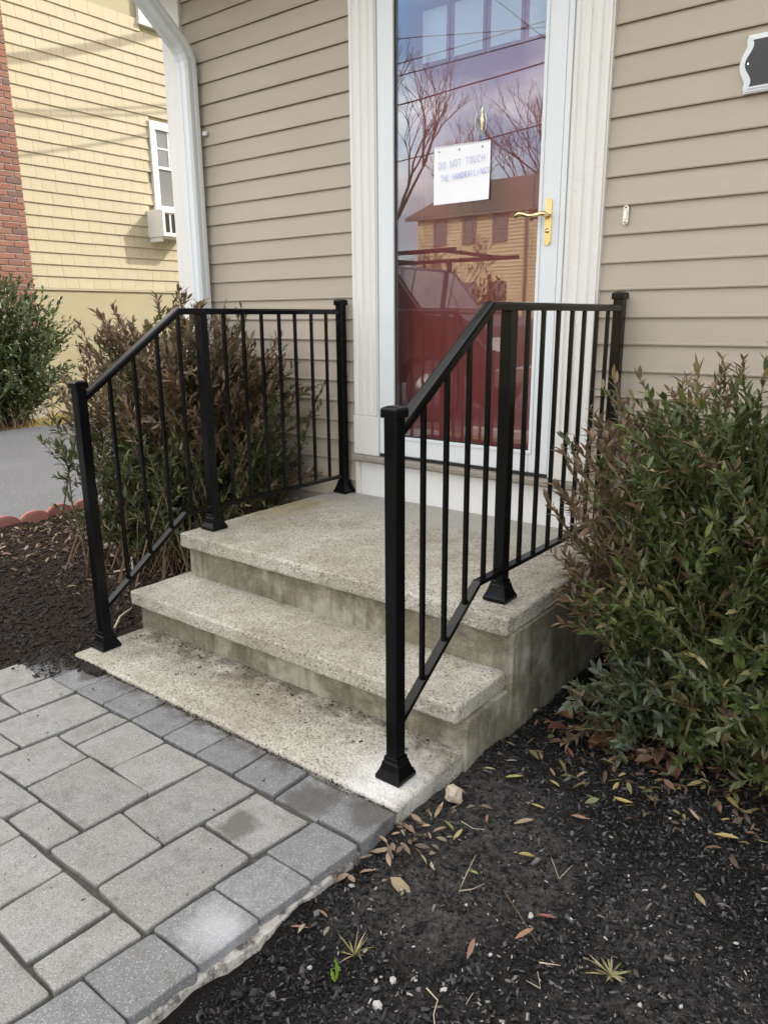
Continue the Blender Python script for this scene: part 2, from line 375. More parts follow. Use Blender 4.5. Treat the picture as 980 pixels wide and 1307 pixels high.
def shinglem():
    m = M_('yellow_shingle'); oi = m.n('ObjectInfo'); p = m.pos(); c = (.47, .408, .272)
    mp_ = m.n('Mapping', Scale=(30, 30, 2.5)); m.l(p, mp_.inputs['Vector']); st = m.noise(mp_.outputs[0], 1.5, 5, .7)
    col = m.mix(m.ramp(st, [(.45, 0.0), (.8, .4)]), c, (.36, .29, .18))
    m.col(m.mix(1, col, m.ramp(oi.outputs['Random'], [(0, .975), (1, 1.03)]), 'MULTIPLY')); m.rough(.75); m.bump(st, .25, .006); MAT['yellow_shingle'] = m.m
shinglem()
simple('foundation_paint', (.41, .36, .225), .85, 0, 3, .14, .2)
simple('yellow_clapboard', (.80, .66, .40), .7, 0, 2, .1)
simple('roof_shingle', (.17, .125, .09), .95, 0, 14, .4, .5)
simple('red_door', (.29, .034, .032), .38, 0, 6, .12)
simple('grey_wood', (.25, .225, .185), .85, 0, 30, .35, .4)
simple('paper', (.83, .83, .85), .7, 0, 20, .03)
simple('blue_ink', (.33, .40, .72), .7)
simple('black_panel', (.018, .02, .023), .45)
simple('rubber', (.012, .012, .012), .7)
simple('dark', (.02, .019, .018), .8)
simple('bark', (.085, .062, .045), .9, 0, 40, .3, .4)
simple('twig', (.13, .085, .05), .85, 0, 60, .3)
simple('stem_green', (.12, .125, .045), .7, 0, 60, .3)
simple('pale_stick', (.46, .38, .27), .8, 0, 60, .3)
simple('white_stone', (.38, .37, .35), .85, 0, 40, .2, .5)
simple('tan_stone', (.42, .36, .27), .9, 0, 25, .25, .5)
def haunch_mat():
    m = M_('haunch'); p = m.pos(); n = m.noise(p, 26, 6, .75)
    c = m.mix(m.noise(p, 120, 3), (.46, .43, .375), (.66, .63, .57))
    m.col(m.mix(m.ramp(n, [(.46, 0.0), (.60, .9)]), c, (.07, .06, .05))); m.rough(.95); m.spec(.2); m.bump(m.noise(p, 90, 5, .8), .9, .008); MAT['haunch'] = m.m
haunch_mat()
simple('truck_paint', (.012, .003, .004), .4, 0, 0); simple('chrome', (.6, .6, .6), .2, 1)
simple('lamp_lens', (.75, .75, .72), .15); simple('sedan_paint', (.03, .03, .04), .2)
simple('ac_white', (.74, .73, .69), .5, 0, 8, .06); simple('kerb', (.40, .385, .36), .9, 0, 12, .15, .3)
simple('interior', (.25, .22, .2), .8); simple('soffit', (.72, .72, .70), .6)
simple('green_blade', (.22, .42, .03), .5); simple('sand_joint', (.085, .078, .066), .95, 0, 140, .6, .9)

# ================================================================== GROUND AND PAVEMENTS
Z_P = .074
def sheet(name, x0, x1, y0, y1, z, mat, nx=1, ny=1, amp=0, fscale=6, kind='structure', bank=None):
    V = []; Fc = []
    for j in range(ny+1):
        for i in range(nx+1):
            x = x0+(x1-x0)*i/nx; y = y0+(y1-y0)*j/ny; h = z
            if amp: h += amp*mnoise.noise(Vector((x*fscale, y*fscale, 3))) + .4*amp*mnoise.noise(Vector((x*fscale*3.1, y*fscale*3.1, 9)))
            if bank: h += bank(x, y)
            V.append((x, y, h))
    for j in range(ny):
        for i in range(nx): a = j*(nx+1)+i; Fc.append((a, a+1, a+nx+2, a+nx+1))
    o = link(name, from_py(name, V, Fc, True), MAT[mat]); return tag(o, kind=kind)
sheet('ground', -400, 400, -400, 400, -.06, 'lawn')
sheet('driveway', -7.45, -2.94, -4.55, 14, -.012, 'asphalt', 30, 60, .006, .8)
sheet('road', -120, 120, -12.8, -4.9, -.05, 'road_asphalt')
def kerb(y0, y1, x0, x1): tag(box('kerb', MAT['kerb'], None, x0, x1, y0, y1, -.3, .03, .015), kind='structure')
kerb(-4.9, -4.75, -2.9, 60); kerb(-4.9, -4.75, -60, -7.5); kerb(-12.95, -12.8, -60, 60)
def bankR(x, y): return .02*max(0, min(1, (x-.85)/.3))*0 - .012*max(0, min(1, (.86-x)/.08))
mul_R = sheet('mulch_bed', .70, 3.9, -4.0, -.005, .03, 'mulch_soil', 150, 190, .018, 5)
mul_L = sheet('mulch_bed', -2.90, -.70, -1.60, -.005, .038, 'mulch_soil_dry', 110, 70, .016, 5)
sheet('mulch_bed', -2.90, -.86, -4.0, -1.60, .036, 'mulch_soil_dry', 60, 60, .016, 5)

# ---- walkway of single pavers
walk = empty('walkway', (0, -2.2, 0)); tag(walk, kind='structure')
bm = bmesh.new(); bq = [(-.85, -1.562), (-.85, -4.0), (.62, -4.0), (.765, -1.562)]
tp = [bm.verts.new((x, y, Z_P-.014)) for x, y in bq]; bt = [bm.verts.new((x, y, -.05)) for x, y in bq]; bm.faces.new(tp); bm.faces.new(bt[::-1])
for i in range(4): bm.faces.new((tp[i], bt[i], bt[(i+1) % 4], tp[(i+1) % 4]))
link('bedding_sand', bm_mesh('bedding_sand', bm), MAT['sand_joint'], walk)
def paver_mesh(q, ins_=.0008, bev=.004, jit=.0022):
    bm = bmesh.new(); pts = []; Q = [Vector(a) for a in q]; c = sum(Q, Vector((0, 0)))/4
    Q = [v+(c-v).normalized()*ins_ for v in Q]; r = random.uniform(.004, .008)
    for i in range(4):
        p, v, n_ = Q[i-1], Q[i], Q[(i+1) % 4]; e0 = (p-v).normalized(); e1 = (n_-v).normalized()
        pts += [v+e0*r, v+(e0+e1)*r*.29, v+e1*r]
        for t in (.33, .66): pts.append((v+e1*r).lerp(n_-e1*r, t)+Vector((random.uniform(-jit, jit), random.uniform(-jit, jit))))
    rings = []
    for ins, z in ((0, -.05), (0, -bev), (bev*.35, -bev*.3), (bev*1.2, 0)):
        rings.append([bm.verts.new((v.x+(c-v).normalized().x*ins, v.y+(c-v).normalized().y*ins, z)) for v in pts])
    n = len(pts)
    for A_, B_ in zip(rings, rings[1:]):
        for i in range(n): bm.faces.new((A_[i], A_[(i+1) % n], B_[(i+1) % n], B_[i]))
    bm.faces.new(rings[-1]); bm.faces.new(rings[0][::-1])
    return bm_mesh('paver', bm)
def paver(q, mat, dz=0, tilt=.004, ins_=.0008):
    cx = sum(a[0] for a in q)/4; cy = sum(a[1] for a in q)/4
    me = paver_mesh([(a[0]-cx, a[1]-cy) for a in q], .0036 if mat == 'paver_border' else ins_)
    o = link('paver', me, MAT[mat], walk, loc=(cx-walk.location.x, cy-walk.location.y, Z_P+dz+random.uniform(-.002, .002)))
    o.rotation_euler = (random.uniform(-tilt, tilt)*3, random.uniform(-tilt, tilt)*3, 0)
def rect(x0, x1, y0, y1, s0=0, s1=0): return [(x0+s0, y0), (x1+s0, y0), (x1+s1, y1), (x0+s1, y1)]
bx = [-.62, -.468, -.307, -.151, .012, .167, .329, .491, .646, .793]
for i in range(9):
    dz = -.009 if i == 7 else (-.003 if i == 0 else 0)
    paver(rect(bx[i], bx[i+1], -1.698, -1.562+.006*random.random()), 'paver_border', dz)
ry = [-1.706, -1.858, -2.008, -2.162, -2.314, -2.468, -2.62, -2.77, -2.92, -3.07, -3.22, -3.37, -3.52, -3.67, -3.82, -3.97]
for i in range(len(ry)-1):
    s = -.0085*i; paver([(.635+s-.009, ry[i+1]), (.785+s-.006, ry[i+1]), (.793+s, ry[i]), (.643+s, ry[i])], 'paver_border')
IQ = [[(-0.638, -1.869), (-0.468, -1.885), (-0.461, -1.701), (-0.623, -1.7)],
      [(-0.468, -1.982), (-0.273, -1.98), (-0.253, -1.704), (-0.446, -1.704)],
      [(-0.246, -1.883), (-0.158, -1.882), (-0.152, -1.702), (-0.242, -1.708)],
      [(-0.152, -1.883), (0.036, -1.882), (0.044, -1.708), (-0.144, -1.702)],
      [(-0.269, -2.079), (-0.077, -2.074), (-0.072, -1.89), (-0.25, -1.886)],
      [(-0.066, -2.075), (0.214, -2.073), (0.218, -1.89), (-0.061, -1.892)],
      [(0.041, -1.883), (0.223, -1.891), (0.241, -1.708), (0.053, -1.712)],
      [(0.229, -1.977), (0.412, -1.985), (0.435, -1.708), (0.246, -1.709)],
      [(0.417, -2.166), (0.608, -2.174), (0.615, -1.893), (0.431, -1.889)],
      [(0.432, -1.878), (0.613, -1.884), (0.636, -1.715), (0.444, -1.714)],
      [(0.218, -2.166), (0.409, -2.163), (0.413, -1.988), (0.228, -1.981)],
      [(0.023, -2.169), (0.209, -2.167), (0.213, -2.085), (0.016, -2.081)],
      [(0.311, -2.355), (0.485, -2.361), (0.495, -2.179), (0.308, -2.181)],
      [(0.503, -2.359), (0.594, -2.364), (0.61, -2.183), (0.507, -2.181)]]
for q in IQ: paver(q, 'paver')
IP = [(-.25, .014, -2.176, -2.083), (-.17, .105, -2.276, -2.178), (.108, .302, -2.36, -2.180), (.303, .588, -2.456, -2.369), (-.83, -.644, -1.878, -1.703), (-.83, -.47, -1.981, -1.888), (-.83, -.66, -2.17, -1.987), (-.655, -.475, -2.17, -1.987),
      (-.468, -.278, -2.077, -1.987), (-.468, -.262, -2.17, -2.083), (-.83, -.55, -2.276, -2.176), (-.545, -.36, -2.36, -2.176), (-.355, -.175, -2.36, -2.182), (-.17, .105, -2.36, -2.282)]
for a in IP: paver(rect(*a, -.004, .003), 'paver')
y = -2.366; toggle = 0
while y > -3.9:                                        # on past the frame, towards the street
    h = (.185, .09, .185)[toggle % 3]; x = -.83 + (0 if toggle else .0); xe = .575-.008*(ry[5]-y)/.15
    if toggle == 0: xe = .298; h = .09
    while x < xe-.05:
        wd = random.choice((.19, .19, .28, .095)); wd = min(wd, xe-x)
        if xe-x-wd < .06: wd = xe-x
        paver(rect(x, x+wd-.006, y-h+.006, y), 'paver'); x += wd
    y -= h; toggle += 1
paver(rect(-.79, -.628, -1.698, -1.575), 'paver_border', -.012)
# broken white mortar haunching along the border's free edge
def haunch():
    ky = [-1.70, -1.76, -1.82, -1.87, -1.90, -1.95, -2.01, -2.08, -2.13, -2.165, -2.18, -2.22, -2.30, -2.40, -2.6, -2.9]
    kw = [.002, .006, .010, .013, .003, .016, .026, .022, .012, .006, .002, .008, .009, .006, .008, .002]
    V = []; Fc = []; n = 240; m = 6
    for i in range(n+1):
        y = -1.70-1.1*i/n; edge = .793-.0085*(-1.706-y)/.152-.0025
        wd = float(np.interp(-y, [-q for q in ky], kw))
        wd = max(.001, wd*(.85+.5*mnoise.noise(Vector((y*13, 2, 0)))+.3*mnoise.noise(Vector((y*41, 7, 0)))))
        for j in range(m):
            t = j/(m-1); z = Z_P-.024-.010*t*t+.004*mnoise.noise(Vector((y*32, t*5, 1)))+.0015*mnoise.noise(Vector((y*110, t*9, 4)))
            V.append((edge-.012+(wd+.012)*t, y, z if j < m-1 else z-.045))
            if j == m-1: V[-1] = (edge+wd*1.02, y, Z_P-.07)
    for i in range(n):
        for j in range(m-1): a = i*m+j; Fc.append((a, a+1, a+m+1, a+m))
    return from_py('mortar_haunch', V, Fc)
link('mortar_haunch', haunch(), MAT['haunch'], walk)

# ================================================================== CONCRETE STEPS
steps = empty('concrete_steps', (.03, -.8, 0)); tag(steps, 'weathered exposed aggregate concrete steps and landing below the front door', 'steps')
def rough_slab(name, mat, x0, x1, y0, y1, z0, z1, bev=.014, amp=.0022, cell=.05, only_top=False):
    bm = bmesh.new(); add_box(bm, x0, x1, y0, y1, z0, z1)
    if bev: bmesh.ops.bevel(bm, geom=[e for e in bm.edges if abs(e.verts[0].co.z-e.verts[1].co.z) > .001 or e.verts[0].co.z > z1-.001 or not only_top], offset=bev, segments=3, profile=.5, affect='EDGES')
    for ax, lo, hi in ((0, x0, x1), (1, y0, y1)):
        k = max(1, int((hi-lo)/cell))
        for i in range(1, k):
            co = [0, 0, 0]; no = [0, 0, 0]; co[ax] = lo+(hi-lo)*i/k; no[ax] = 1
            bmesh.ops.bisect_plane(bm, geom=bm.verts[:]+bm.edges[:]+bm.faces[:], plane_co=co, plane_no=no)
    for v in bm.verts:
        c = v.co*17; d = mnoise.noise_vector(c)*amp + mnoise.noise_vector(v.co*45)*amp*.7
        if v.co.z > z1-.012: d.z *= .5
        v.co += d
    return link(name, bm_mesh(name, bm, False), MAT[mat], steps)
SZ, MZ, LZ = .0885, .241, .4303
rough_slab('base_slab', 'concrete', -.715, .792, -1.557, -1.20, -.06, SZ, .011, .003)
rough_slab('riser', 'concrete_riser', -.735, .804, -1.242, -.96, -.05, MZ-.056, .004, .0022)
rough_slab('step_tread', 'concrete', -.757, .790, -1.272, -.95, MZ-.058, MZ, .009, .0026)
rough_slab('riser', 'concrete_riser', -.715, .815, -1.000, -.025, -.05, LZ-.060, .004, .0022)
rough_slab('landing_slab', 'concrete', -.736, .808, -1.030, -.022, LZ-.062, LZ, .010, .0026)

# ================================================================== THE HOUSE
house = empty('house', (.5, 4, 0)); tag(house, 'tan lap sided house with white trim round a glazed front entrance', 'house')
HX0, HX1, HY1 = -1.918, 5.2, 13.0
multi_box('wall', MAT['siding'], house, [(HX0+.012, -.47, .004, .14, -.05, 3.06), (.47, HX1, .004, .14, -.05, 3.06), (-.47, .47, .004, .14, 2.70, 3.06),
          (HX0+.012, HX0+.15, .14, HY1, -.05, 3.06), (HX1-.14, HX1, .14, HY1, -.05, 3.06), (HX0+.15, HX1-.14, HY1-.14, HY1, -.05, 3.06), (-.47, .47, .004, .14, -.05, .604)])
def course_mesh(name, x0, x1):
    # lap course: thin at the top, butt edge standing 13 mm proud with a rolled lip; z = 0 at the butt
    prof = [(.001, .004), (-.010, .002), (-.0128, .0), (-.0142, .0035), (-.0142, .007), (-.0125, .011), (-.0015, .101), (.003, .101)]
    n = max(2, int((x1-x0)/.22)); V = []; Fc = []
    for i in range(n+1):
        x = x0+(x1-x0)*i/n
        dy = .002*mnoise.noise(Vector((x*2.3, x0, 4)))
        for y, z in prof: V.append((x, y+dy*(1 if y < -.004 else 0), z))
    m = len(prof)
    for i in range(n):
        for j in range(m-1): a = i*m+j; Fc.append((a, a+m, a+m+1, a+1))
    Fc.append(tuple(range(m))); Fc.append(tuple(n*m+j for j in range(m-1, -1, -1)))
    return from_py(name, V, Fc)
cl = course_mesh('siding_board', -1.770, -.606); crr = course_mesh('siding_board', .606, HX1)
for k in range(-14, 16):
    z = 1.4875+.1*k
    for me in (cl, crr):
        o = link('siding_board', me, MAT['siding'], house, loc=(-house.location.x, -house.location.y + random.uniform(-.0008, .0008), z+random.uniform(-.0007, .0007)))
box('corner_board', MAT['white_trim'], house, -1.919, -1.766, -.024, .15, .02, 3.04, .004)
# left wall (faces the drive)
for k in range(-14, 16):
    z = 1.4875+.1*k; bm = bmesh.new(); add_box(bm, HX0-.004, HX0+.011, .152, HY1, z, z+.098); link('siding_board', bm_mesh('siding_board', bm), MAT['siding'], house)
# roof: eaves front and back, gable to the sides; unseen, sized to shade driveway
def roof():
    ov = .42; e = 3.08; x0, x1 = HX0-.25, HX1+.25; rz = 7.05; ry_ = 6.5; t = .16
    V = []; sl_ = (rz-e)/(ry_+ov)
    for x in (x0, x1): V += [(x, -ov, e), (x, -ov, e+t), (x, ry_, rz+t), (x, 2*ry_+ov, e+t), (x, 2*ry_+ov, e), (x, ry_, rz)]
    Fc = [(0, 1, 2, 5), (5, 2, 3, 4), (6, 11, 8, 7), (11, 10, 9, 8), (1, 7, 8, 2), (2, 8, 9, 3), (0, 6, 7, 1), (3, 9, 10, 4), (0, 5, 11, 6), (5, 4, 10, 11)]
    return from_py('roof', V, Fc)
rf = link('roof', roof(), MAT['roof_shingle'], house)
for x in (HX0+.01, HX1-.02):
    bm = bmesh.new(); vv = [bm.verts.new(p) for p in ((x, 0, 3.05), (x, 13, 3.05), (x, 6.5, 6.85))]; v2 = [bm.verts.new(v.co+Vector((.012, 0, 0))) for v in vv]
    bm.faces.new(vv); bm.faces.new(v2[::-1])
    for i in range(3): bm.faces.new((vv[i], v2[i], v2[(i+1) % 3], vv[(i+1) % 3]))
    link('gable', bm_mesh('gable', bm), MAT['siding'], house)
box('soffit', MAT['soffit'], house, HX0-.22, HX1+.22, -.418, .02, 3.045, 3.075)
bm = bmesh.new(); sweep(bm, [(HX0-.26, -.48, 3.03), (HX1+.26, -.48, 3.03)], [(-.06, .05), (-.06, -.02), (-.04, -.05), (.045, -.05), (.055, .05), (.048, .05), (.038, -.043), (-.036, -.043), (-.053, -.018), (-.053, .05)])
link('gutter', bm_mesh('gutter', bm), MAT['white_metal'], house)
# downspout with two elbows
def corr(w_, d_):   # rounded rectangular profile with a rib each side
    h, k = w_/2, d_/2; b = .012
    return [(-h+b, -k), (-.012, -k), (-.006, -k+.005), (.006, -k+.005), (.012, -k), (h-b, -k), (h, -k+b), (h, -.01), (h-.004, 0), (h, .01), (h, k-b), (h-b, k), (.012, k), (.006, k-.005), (-.006, k-.005), (-.012, k), (-h+b, k), (-h, k-b), (-h, .01), (-h+.004, 0), (-h, -.01), (-h, -k+b)]
dx = -1.675
bm = bmesh.new(); sweep(bm, [(dx, -.066, .16), (dx, -.066, 2.54), (dx, -.072, 2.585), (dx, -.088, 2.625), (dx, -.115, 2.66), (dx, -.40, 2.895), (dx, -.44, 2.92), (dx, -.455, 2.985)], corr(.090, .078), up=Vector((0, -1, .02)))
ds = link('downspout', bm_mesh('downspout', bm), MAT['white_metal'], house)
for z in (2.245, .7):
    multi_box('strap', MAT['white_metal'], ds, [(dx+.046, dx+.075, -.030, -.0145, z-.010, z+.010)], .002)
bm = bmesh.new()
for i in range(5): sweep(bm, [(dx, -.0663-.001*i, 2.545+.012*i), (dx, -.0666-.001*i, 2.550+.012*i)], corr(.0925, .0805), up=Vector((0, -1, .02)))
link('elbow_crimp', bm_mesh('elbow_crimp', bm), MAT['white_metal'], ds)
bm = bmesh.new(); sweep(bm, [(dx, -.066, .17), (dx, -.075, .12), (dx, -.14, .085), (dx, -.32, .065)], corr(.102, .08), up=Vector((0, -1, .02))); link('spout_elbow', bm_mesh('spout_elbow', bm), MAT['white_metal'], ds)

# ---- door casing: fluted boards, plinth ends, sill, kick panel
def casing(x0, x1, z0, z1):
    n = 40; prof = []
    for i in range(n+1):
        t = i/n; y = -.034
        if t < .05: y = -.026
        elif .14 < t < .86: y = -.034+.0075*max(0, math.sin((t-.14)/.72*math.pi*5))**.6 if math.sin((t-.14)/.72*math.pi*5) > 0 else -.034
        elif t > .95: y = -.026
        prof.append((x0+(x1-x0)*t, y))
    V = []; Fc = []
    for z in (z0, z1):
        for x, y in prof: V.append((x, y, z))
        V += [(x1, .003, z), (x0, .003, z)]
    m = n+3
    for j in range(m): Fc.append((j, (j+1) % m, m+(j+1) % m, m+j))
    Fc.append(tuple(range(m-1, -1, -1))); Fc.append(tuple(range(m, 2*m)))
    return from_py('casing', V, Fc)
for x0, x1 in ((-.61, -.456), (.463, .61)):
    c_ = link('casing', casing(x0, x1, .832, 2.72), MAT['white_trim'], house)
    box('plinth', MAT['white_trim'], house, x0, x1, -.0345, .003, .6365, .830, .003)
box('head_casing', MAT['white_trim'], house, -.64, .64, -.045, .003, 2.722, 2.92, .006)
for x0, x1 in ((-.610, -.578), (.578, .610)): box('casing_foot', MAT['white_trim'], house, x0, x1, -.026, .003, .40, .6015, .003)
bm = bmesh.new(); sweep(bm, [(-.600, -.030, .620), (.600, -.030, .620)], [(-.030, -.016), (.032, -.016), (.038, -.008), (.038, .008), (.030, .0155), (-.030, .0155)]); link('door_sill', bm_mesh('door_sill', bm), MAT['grey_wood'], house)
box('kick_panel', MAT['white_panel'], house, -.577, .577, -.020, .003, .405, .6025, .002)
box('jamb', MAT['white_trim'], house, -.47, -.4555, -.02, .16, .637, 2.70); box('jamb', MAT['white_trim'], house, .4625, .47, -.02, .16, .637, 2.70); box('head_jamb', MAT['white_trim'], house, -.455, .462, -.015, .16, 2.688, 2.699)
for z0, z1 in ((.64, 2.685),):   # storm door mounting flanges, dark gap beside the hinge side
    box('mounting_flange', MAT['white_metal'], house, .4425, .4620, -.036, -.021, z0, z1, .003); box('mounting_flange', MAT['white_metal'], house, -.4545, -.4505, -.037, -.021, z0, z1)

# ---- storm door
GX0, GX1, GZ0, GZ1 = -.3575, .3505, .745, 2.60
sd_bm = bmesh.new()
for b in ((-.449, GX0, -.032, -.004, .652, 2.684), (GX1, .4405, -.032, -.004, .652, 2.684), (GX0, GX1, -.0315, -.0045, .652, GZ0), (GX0, GX1, -.0315, -.0045, GZ1, 2.684)): add_box(sd_bm, *b)
bmesh.ops.bevel(sd_bm, geom=sd_bm.edges[:], offset=.0035, segments=2, affect='EDGES')
storm = link('storm_door', bm_mesh('storm_door', sd_bm), MAT['white_metal'], house)
storm['label'] = 'white storm door with one tall clear pane'
def sub(o): o.parent = storm; o.location = (0, 0, 0); return o
box('pane', MAT['glass'], storm, GX0+.001, GX1-.001, -.020, -.016, GZ0+.001, GZ1-.001)
multi_box('gasket', MAT['rubber'], storm, [(GX0+.0005, GX0+.0045, -.0265, -.0205, GZ0, GZ1), (GX1-.0045, GX1-.0005, -.0265, -.0205, GZ0, GZ1), (GX0+.005, GX1-.005, -.0265, -.0205, GZ0+.0005, GZ0+.0045)])
multi_box('glazing_bead', MAT['white_metal'], storm, [(GX0-.014, GX0, -.0365, -.0325, GZ0-.014, GZ1), (GX1, GX1+.014, -.0365, -.0325, GZ0-.014, GZ1), (GX0, GX1, -.0362, -.032, GZ0-.014, GZ0)], .0012)
box('sweep', MAT['rubber'], storm, -.447, .4385, -.030, -.006, .6385, .6515)
# brass lever handle on a long backplate
hx = .3955
pl_pts = []
for i in range(9): a = math.pi*i/8; pl_pts.append((hx+.0128*math.cos(a), 1.7252+.0128*math.sin(a)))
for i in range(9): a = math.pi+math.pi*i/8; pl_pts.append((hx+.0128*math.cos(a), 1.5778+.0128*math.sin(a)))
hp = prism_y('handle_plate', MAT['brass'], storm, pl_pts[::-1], -.0415, -.0322, .003)
tube('lever', MAT['brass'], storm, [(hx, -.040, 1.677), (hx, -.072, 1.677), (hx-.012, -.084, 1.677), (hx-.035, -.086, 1.672), (hx-.06, -.085, 1.672), (hx-.085, -.085, 1.681), (hx-.105, -.084, 1.684), (hx-.122, -.083, 1.674)], .0088, 10, scales=[1.5, 1.2, 1.05, .9, .8, .85, .9, .75])
prism_y('keyhole', MAT['dark'], storm, [(hx+.006*math.cos(2*math.pi*i/12), 1.621+.006*math.sin(2*math.pi*i/12)) for i in range(12)][::-1], -.0424, -.040)
tube('key_cylinder', MAT['brass'], storm, [(hx, -.040, 1.617), (hx, -.046, 1.617)], .0085, 12)

# ---- red front door behind it
fd = link('front_door', box_me('front_door', -.4545, .4615, .112, .155, .640, 2.686, .002), MAT['red_door'], house); fd['label'] = 'red panelled front door behind the storm door glass'
def fp(name, mat, *a, bev=0): return box(name, MAT[mat], fd, *a, bev=bev)
for x0, x1 in ((-.315, -.035), (.035, .315)):
    for z0, z1 in ((.80, 1.28), (1.44, 2.02)):
        multi_box('door_panel', MAT['red_door'], fd, [(x0, x1, .1085, .1115, z0, z0+.022), (x0, x1, .1085, .1115, z1-.022, z1), (x0, x0+.022, .1085, .1115, z0+.0225, z1-.0225), (x1-.022, x1, .1085, .1115, z0+.0225, z1-.0225), (x0+.06, x1-.06, .106, .1115, z0+.06, z1-.06)])
for x0, x1 in ((-.30, -.178), (-.138, -.002), (.036, .172), (.208, .33)):
    q = fp('lite_frame', 'red_door', x0-.012, x1+.012, .104, .1115, 2.348, 2.572)
    box('lite_pane', MAT['door_lite'], fd, x0, x1, .1025, .1039, 2.36, 2.56)
# knocker
kn = bmesh.new(); k0 = Vector((.002, .104, 0))
sweep(kn, [(.002, .104, 2.155), (.002, .104, 2.135), (.002, .104, 2.120), (.002, .104, 2.105), (.002, .104, 2.085), (.002, .104, 2.06), (.002, .104, 2.015)], [(.012*math.cos(2*math.pi*i/8), .006*math.sin(2*math.pi*i/8)) for i in range(8)], up=Vector((0, 1, 0)), scales=[.3, .9, .45, 1.6, 1.3, .8, .5])
link('knocker', bm_mesh('knocker', kn, True), MAT['brass'], fd)
tube('knocker_ring', MAT['brass'], fd, [(.002+.028*math.cos(a), .097, 2.085+.05*math.sin(a)) for a in [R(130+i*14) for i in range(21)]], .0035, 6, up=Vector((0, 1, 0)))
box('interior_wall', MAT['interior'], house, -1.6, 1.6, .9, .95, .6, 2.9)

# ---- paper note taped to the pane
note = empty('paper_note', (-.014, -.021, 1.758)); tag(note, 'white spiral notepad sheet with blue handwriting taped to the door glass', 'paper')
def paper():
    V = []; Fc = []; nx, nz = 14, 12; W_, H_ = .272, .222
    for j in range(nz+1):
        for i in range(nx+1):
            u, v = i/nx, j/nz; bow = .004*(1-v)**2*(u*u) + .0015*math.sin(u*5+v*3)**2
            V.append((-.15+W_*u+.001*v, -.0225-bow-.0005, 1.760+H_*v-.006*u*v))
    for j in range(nz):
        for i in range(nx):
            a = j*(nx+1)+i; Fc.append((a, a+1, a+nx+2, a+nx+1))
    n = len(V)
    for k in range(24):            # torn spiral-hole fringe
        x = -.15+W_*(k+.15)/24; x2 = x+W_*.62/24; z = 1.982-.006*(k/24)
        a = len(V); V += [(x, -.0232, z-.0005), (x2, -.0232, z-.0005), (x2, -.0236, z+.0065), (x, -.0236, z+.0065)]; Fc.append((a, a+1, a+2, a+3))
    return from_py('sheet', V, Fc, True)
link('sheet', paper(), MAT['paper'], note)
FONT = {'D': [[(0, 0), (0, 1), (.5, .85), (.6, .45), (.4, .08), (0, 0)]], 'O': [[(.3, 1), (.03, .7), (.05, .25), (.33, 0), (.6, .3), (.58, .75), (.3, 1)]],
        'N': [[(0, 0), (.03, 1), (.55, .02), (.6, 1)]], 'T': [[(0, .96), (.65, 1)], [(.32, .98), (.3, 0)]], 'U': [[(0, 1), (.03, .25), (.28, 0), (.55, .25), (.58, 1)]],
        'C': [[(.58, .85), (.3, 1), (.03, .6), (.12, .12), (.55, .08)]], 'H': [[(0, 0), (.02, 1)], [(.55, 0), (.58, 1)], [(0, .48), (.58, .55)]],
        'E': [[(.55, 1), (.02, .97), (0, 0), (.55, .03)], [(0, .5), (.42, .53)]], 'A': [[(0, 0), (.3, 1), (.6, 0)], [(.12, .38), (.48, .4)]],
        'R': [[(0, 0), (.02, 1), (.5, .85), (.45, .55), (.02, .48), (.58, 0)]], 'I': [[(.15, 0), (.17, 1)]], 'L': [[(.02, 1), (0, .02), (.52, 0)]],
        'G': [[(.55, .85), (.28, 1), (.02, .6), (.1, .1), (.5, .08), (.55, .42), (.3, .42)]], 'S': [[(.52, .88), (.22, 1), (.05, .75), (.48, .35), (.3, .02), (0, .12)]]}
def write(txt, x, z, h, adv, slope):
    bm = bmesh.new(); x00 = x; th = .0009
    for ch in txt:
        if ch == ' ': x += adv*.9; continue
        zj = random.uniform(-.0012, .0012); hs = h*random.uniform(.93, 1.07)
        for st in FONT[ch]:
            P = [(x+a*adv*1.15, z+zj+b*hs+(x-x00)*slope) for a, b in st]
            for (ax, az), (bx_, bz) in zip(P, P[1:]):
                d = Vector((bx_-ax, bz-az)); 
                if d.length < 1e-6: continue
                d.normalize(); n = Vector((-d.y, d.x))*th; e = d*th*.8
                q = [(ax-e.x+n.x, az-e.y+n.y), (ax-e.x-n.x, az-e.y-n.y), (bx_+e.x-n.x, bz+e.y-n.y), (bx_+e.x+n.x, bz+e.y+n.y)]
                bm.faces.new([bm.verts.new((a, -.0292, b)) for a, b in q])
        x += adv
    return bm_mesh('handwriting', bm)
link('handwriting', write('DO NOT TOUCH', -.121, 1.898, .027, .0192, .035), MAT['blue_ink'], note)
link('handwriting', write('THE HANDRAILINGS', -.112, 1.848, .023, .0150, .05), MAT['blue_ink'], note)
bm = bmesh.new()
for x, z in ((-.122, 1.966), (-.022, 1.964), (.087, 1.961)): add_box(bm, x-.0025, x+.0025, -.0292, -.0275, z-.0025, z+.0025)
link('tape_dot', bm_mesh('tape_dot', bm), MAT['dark'], note)

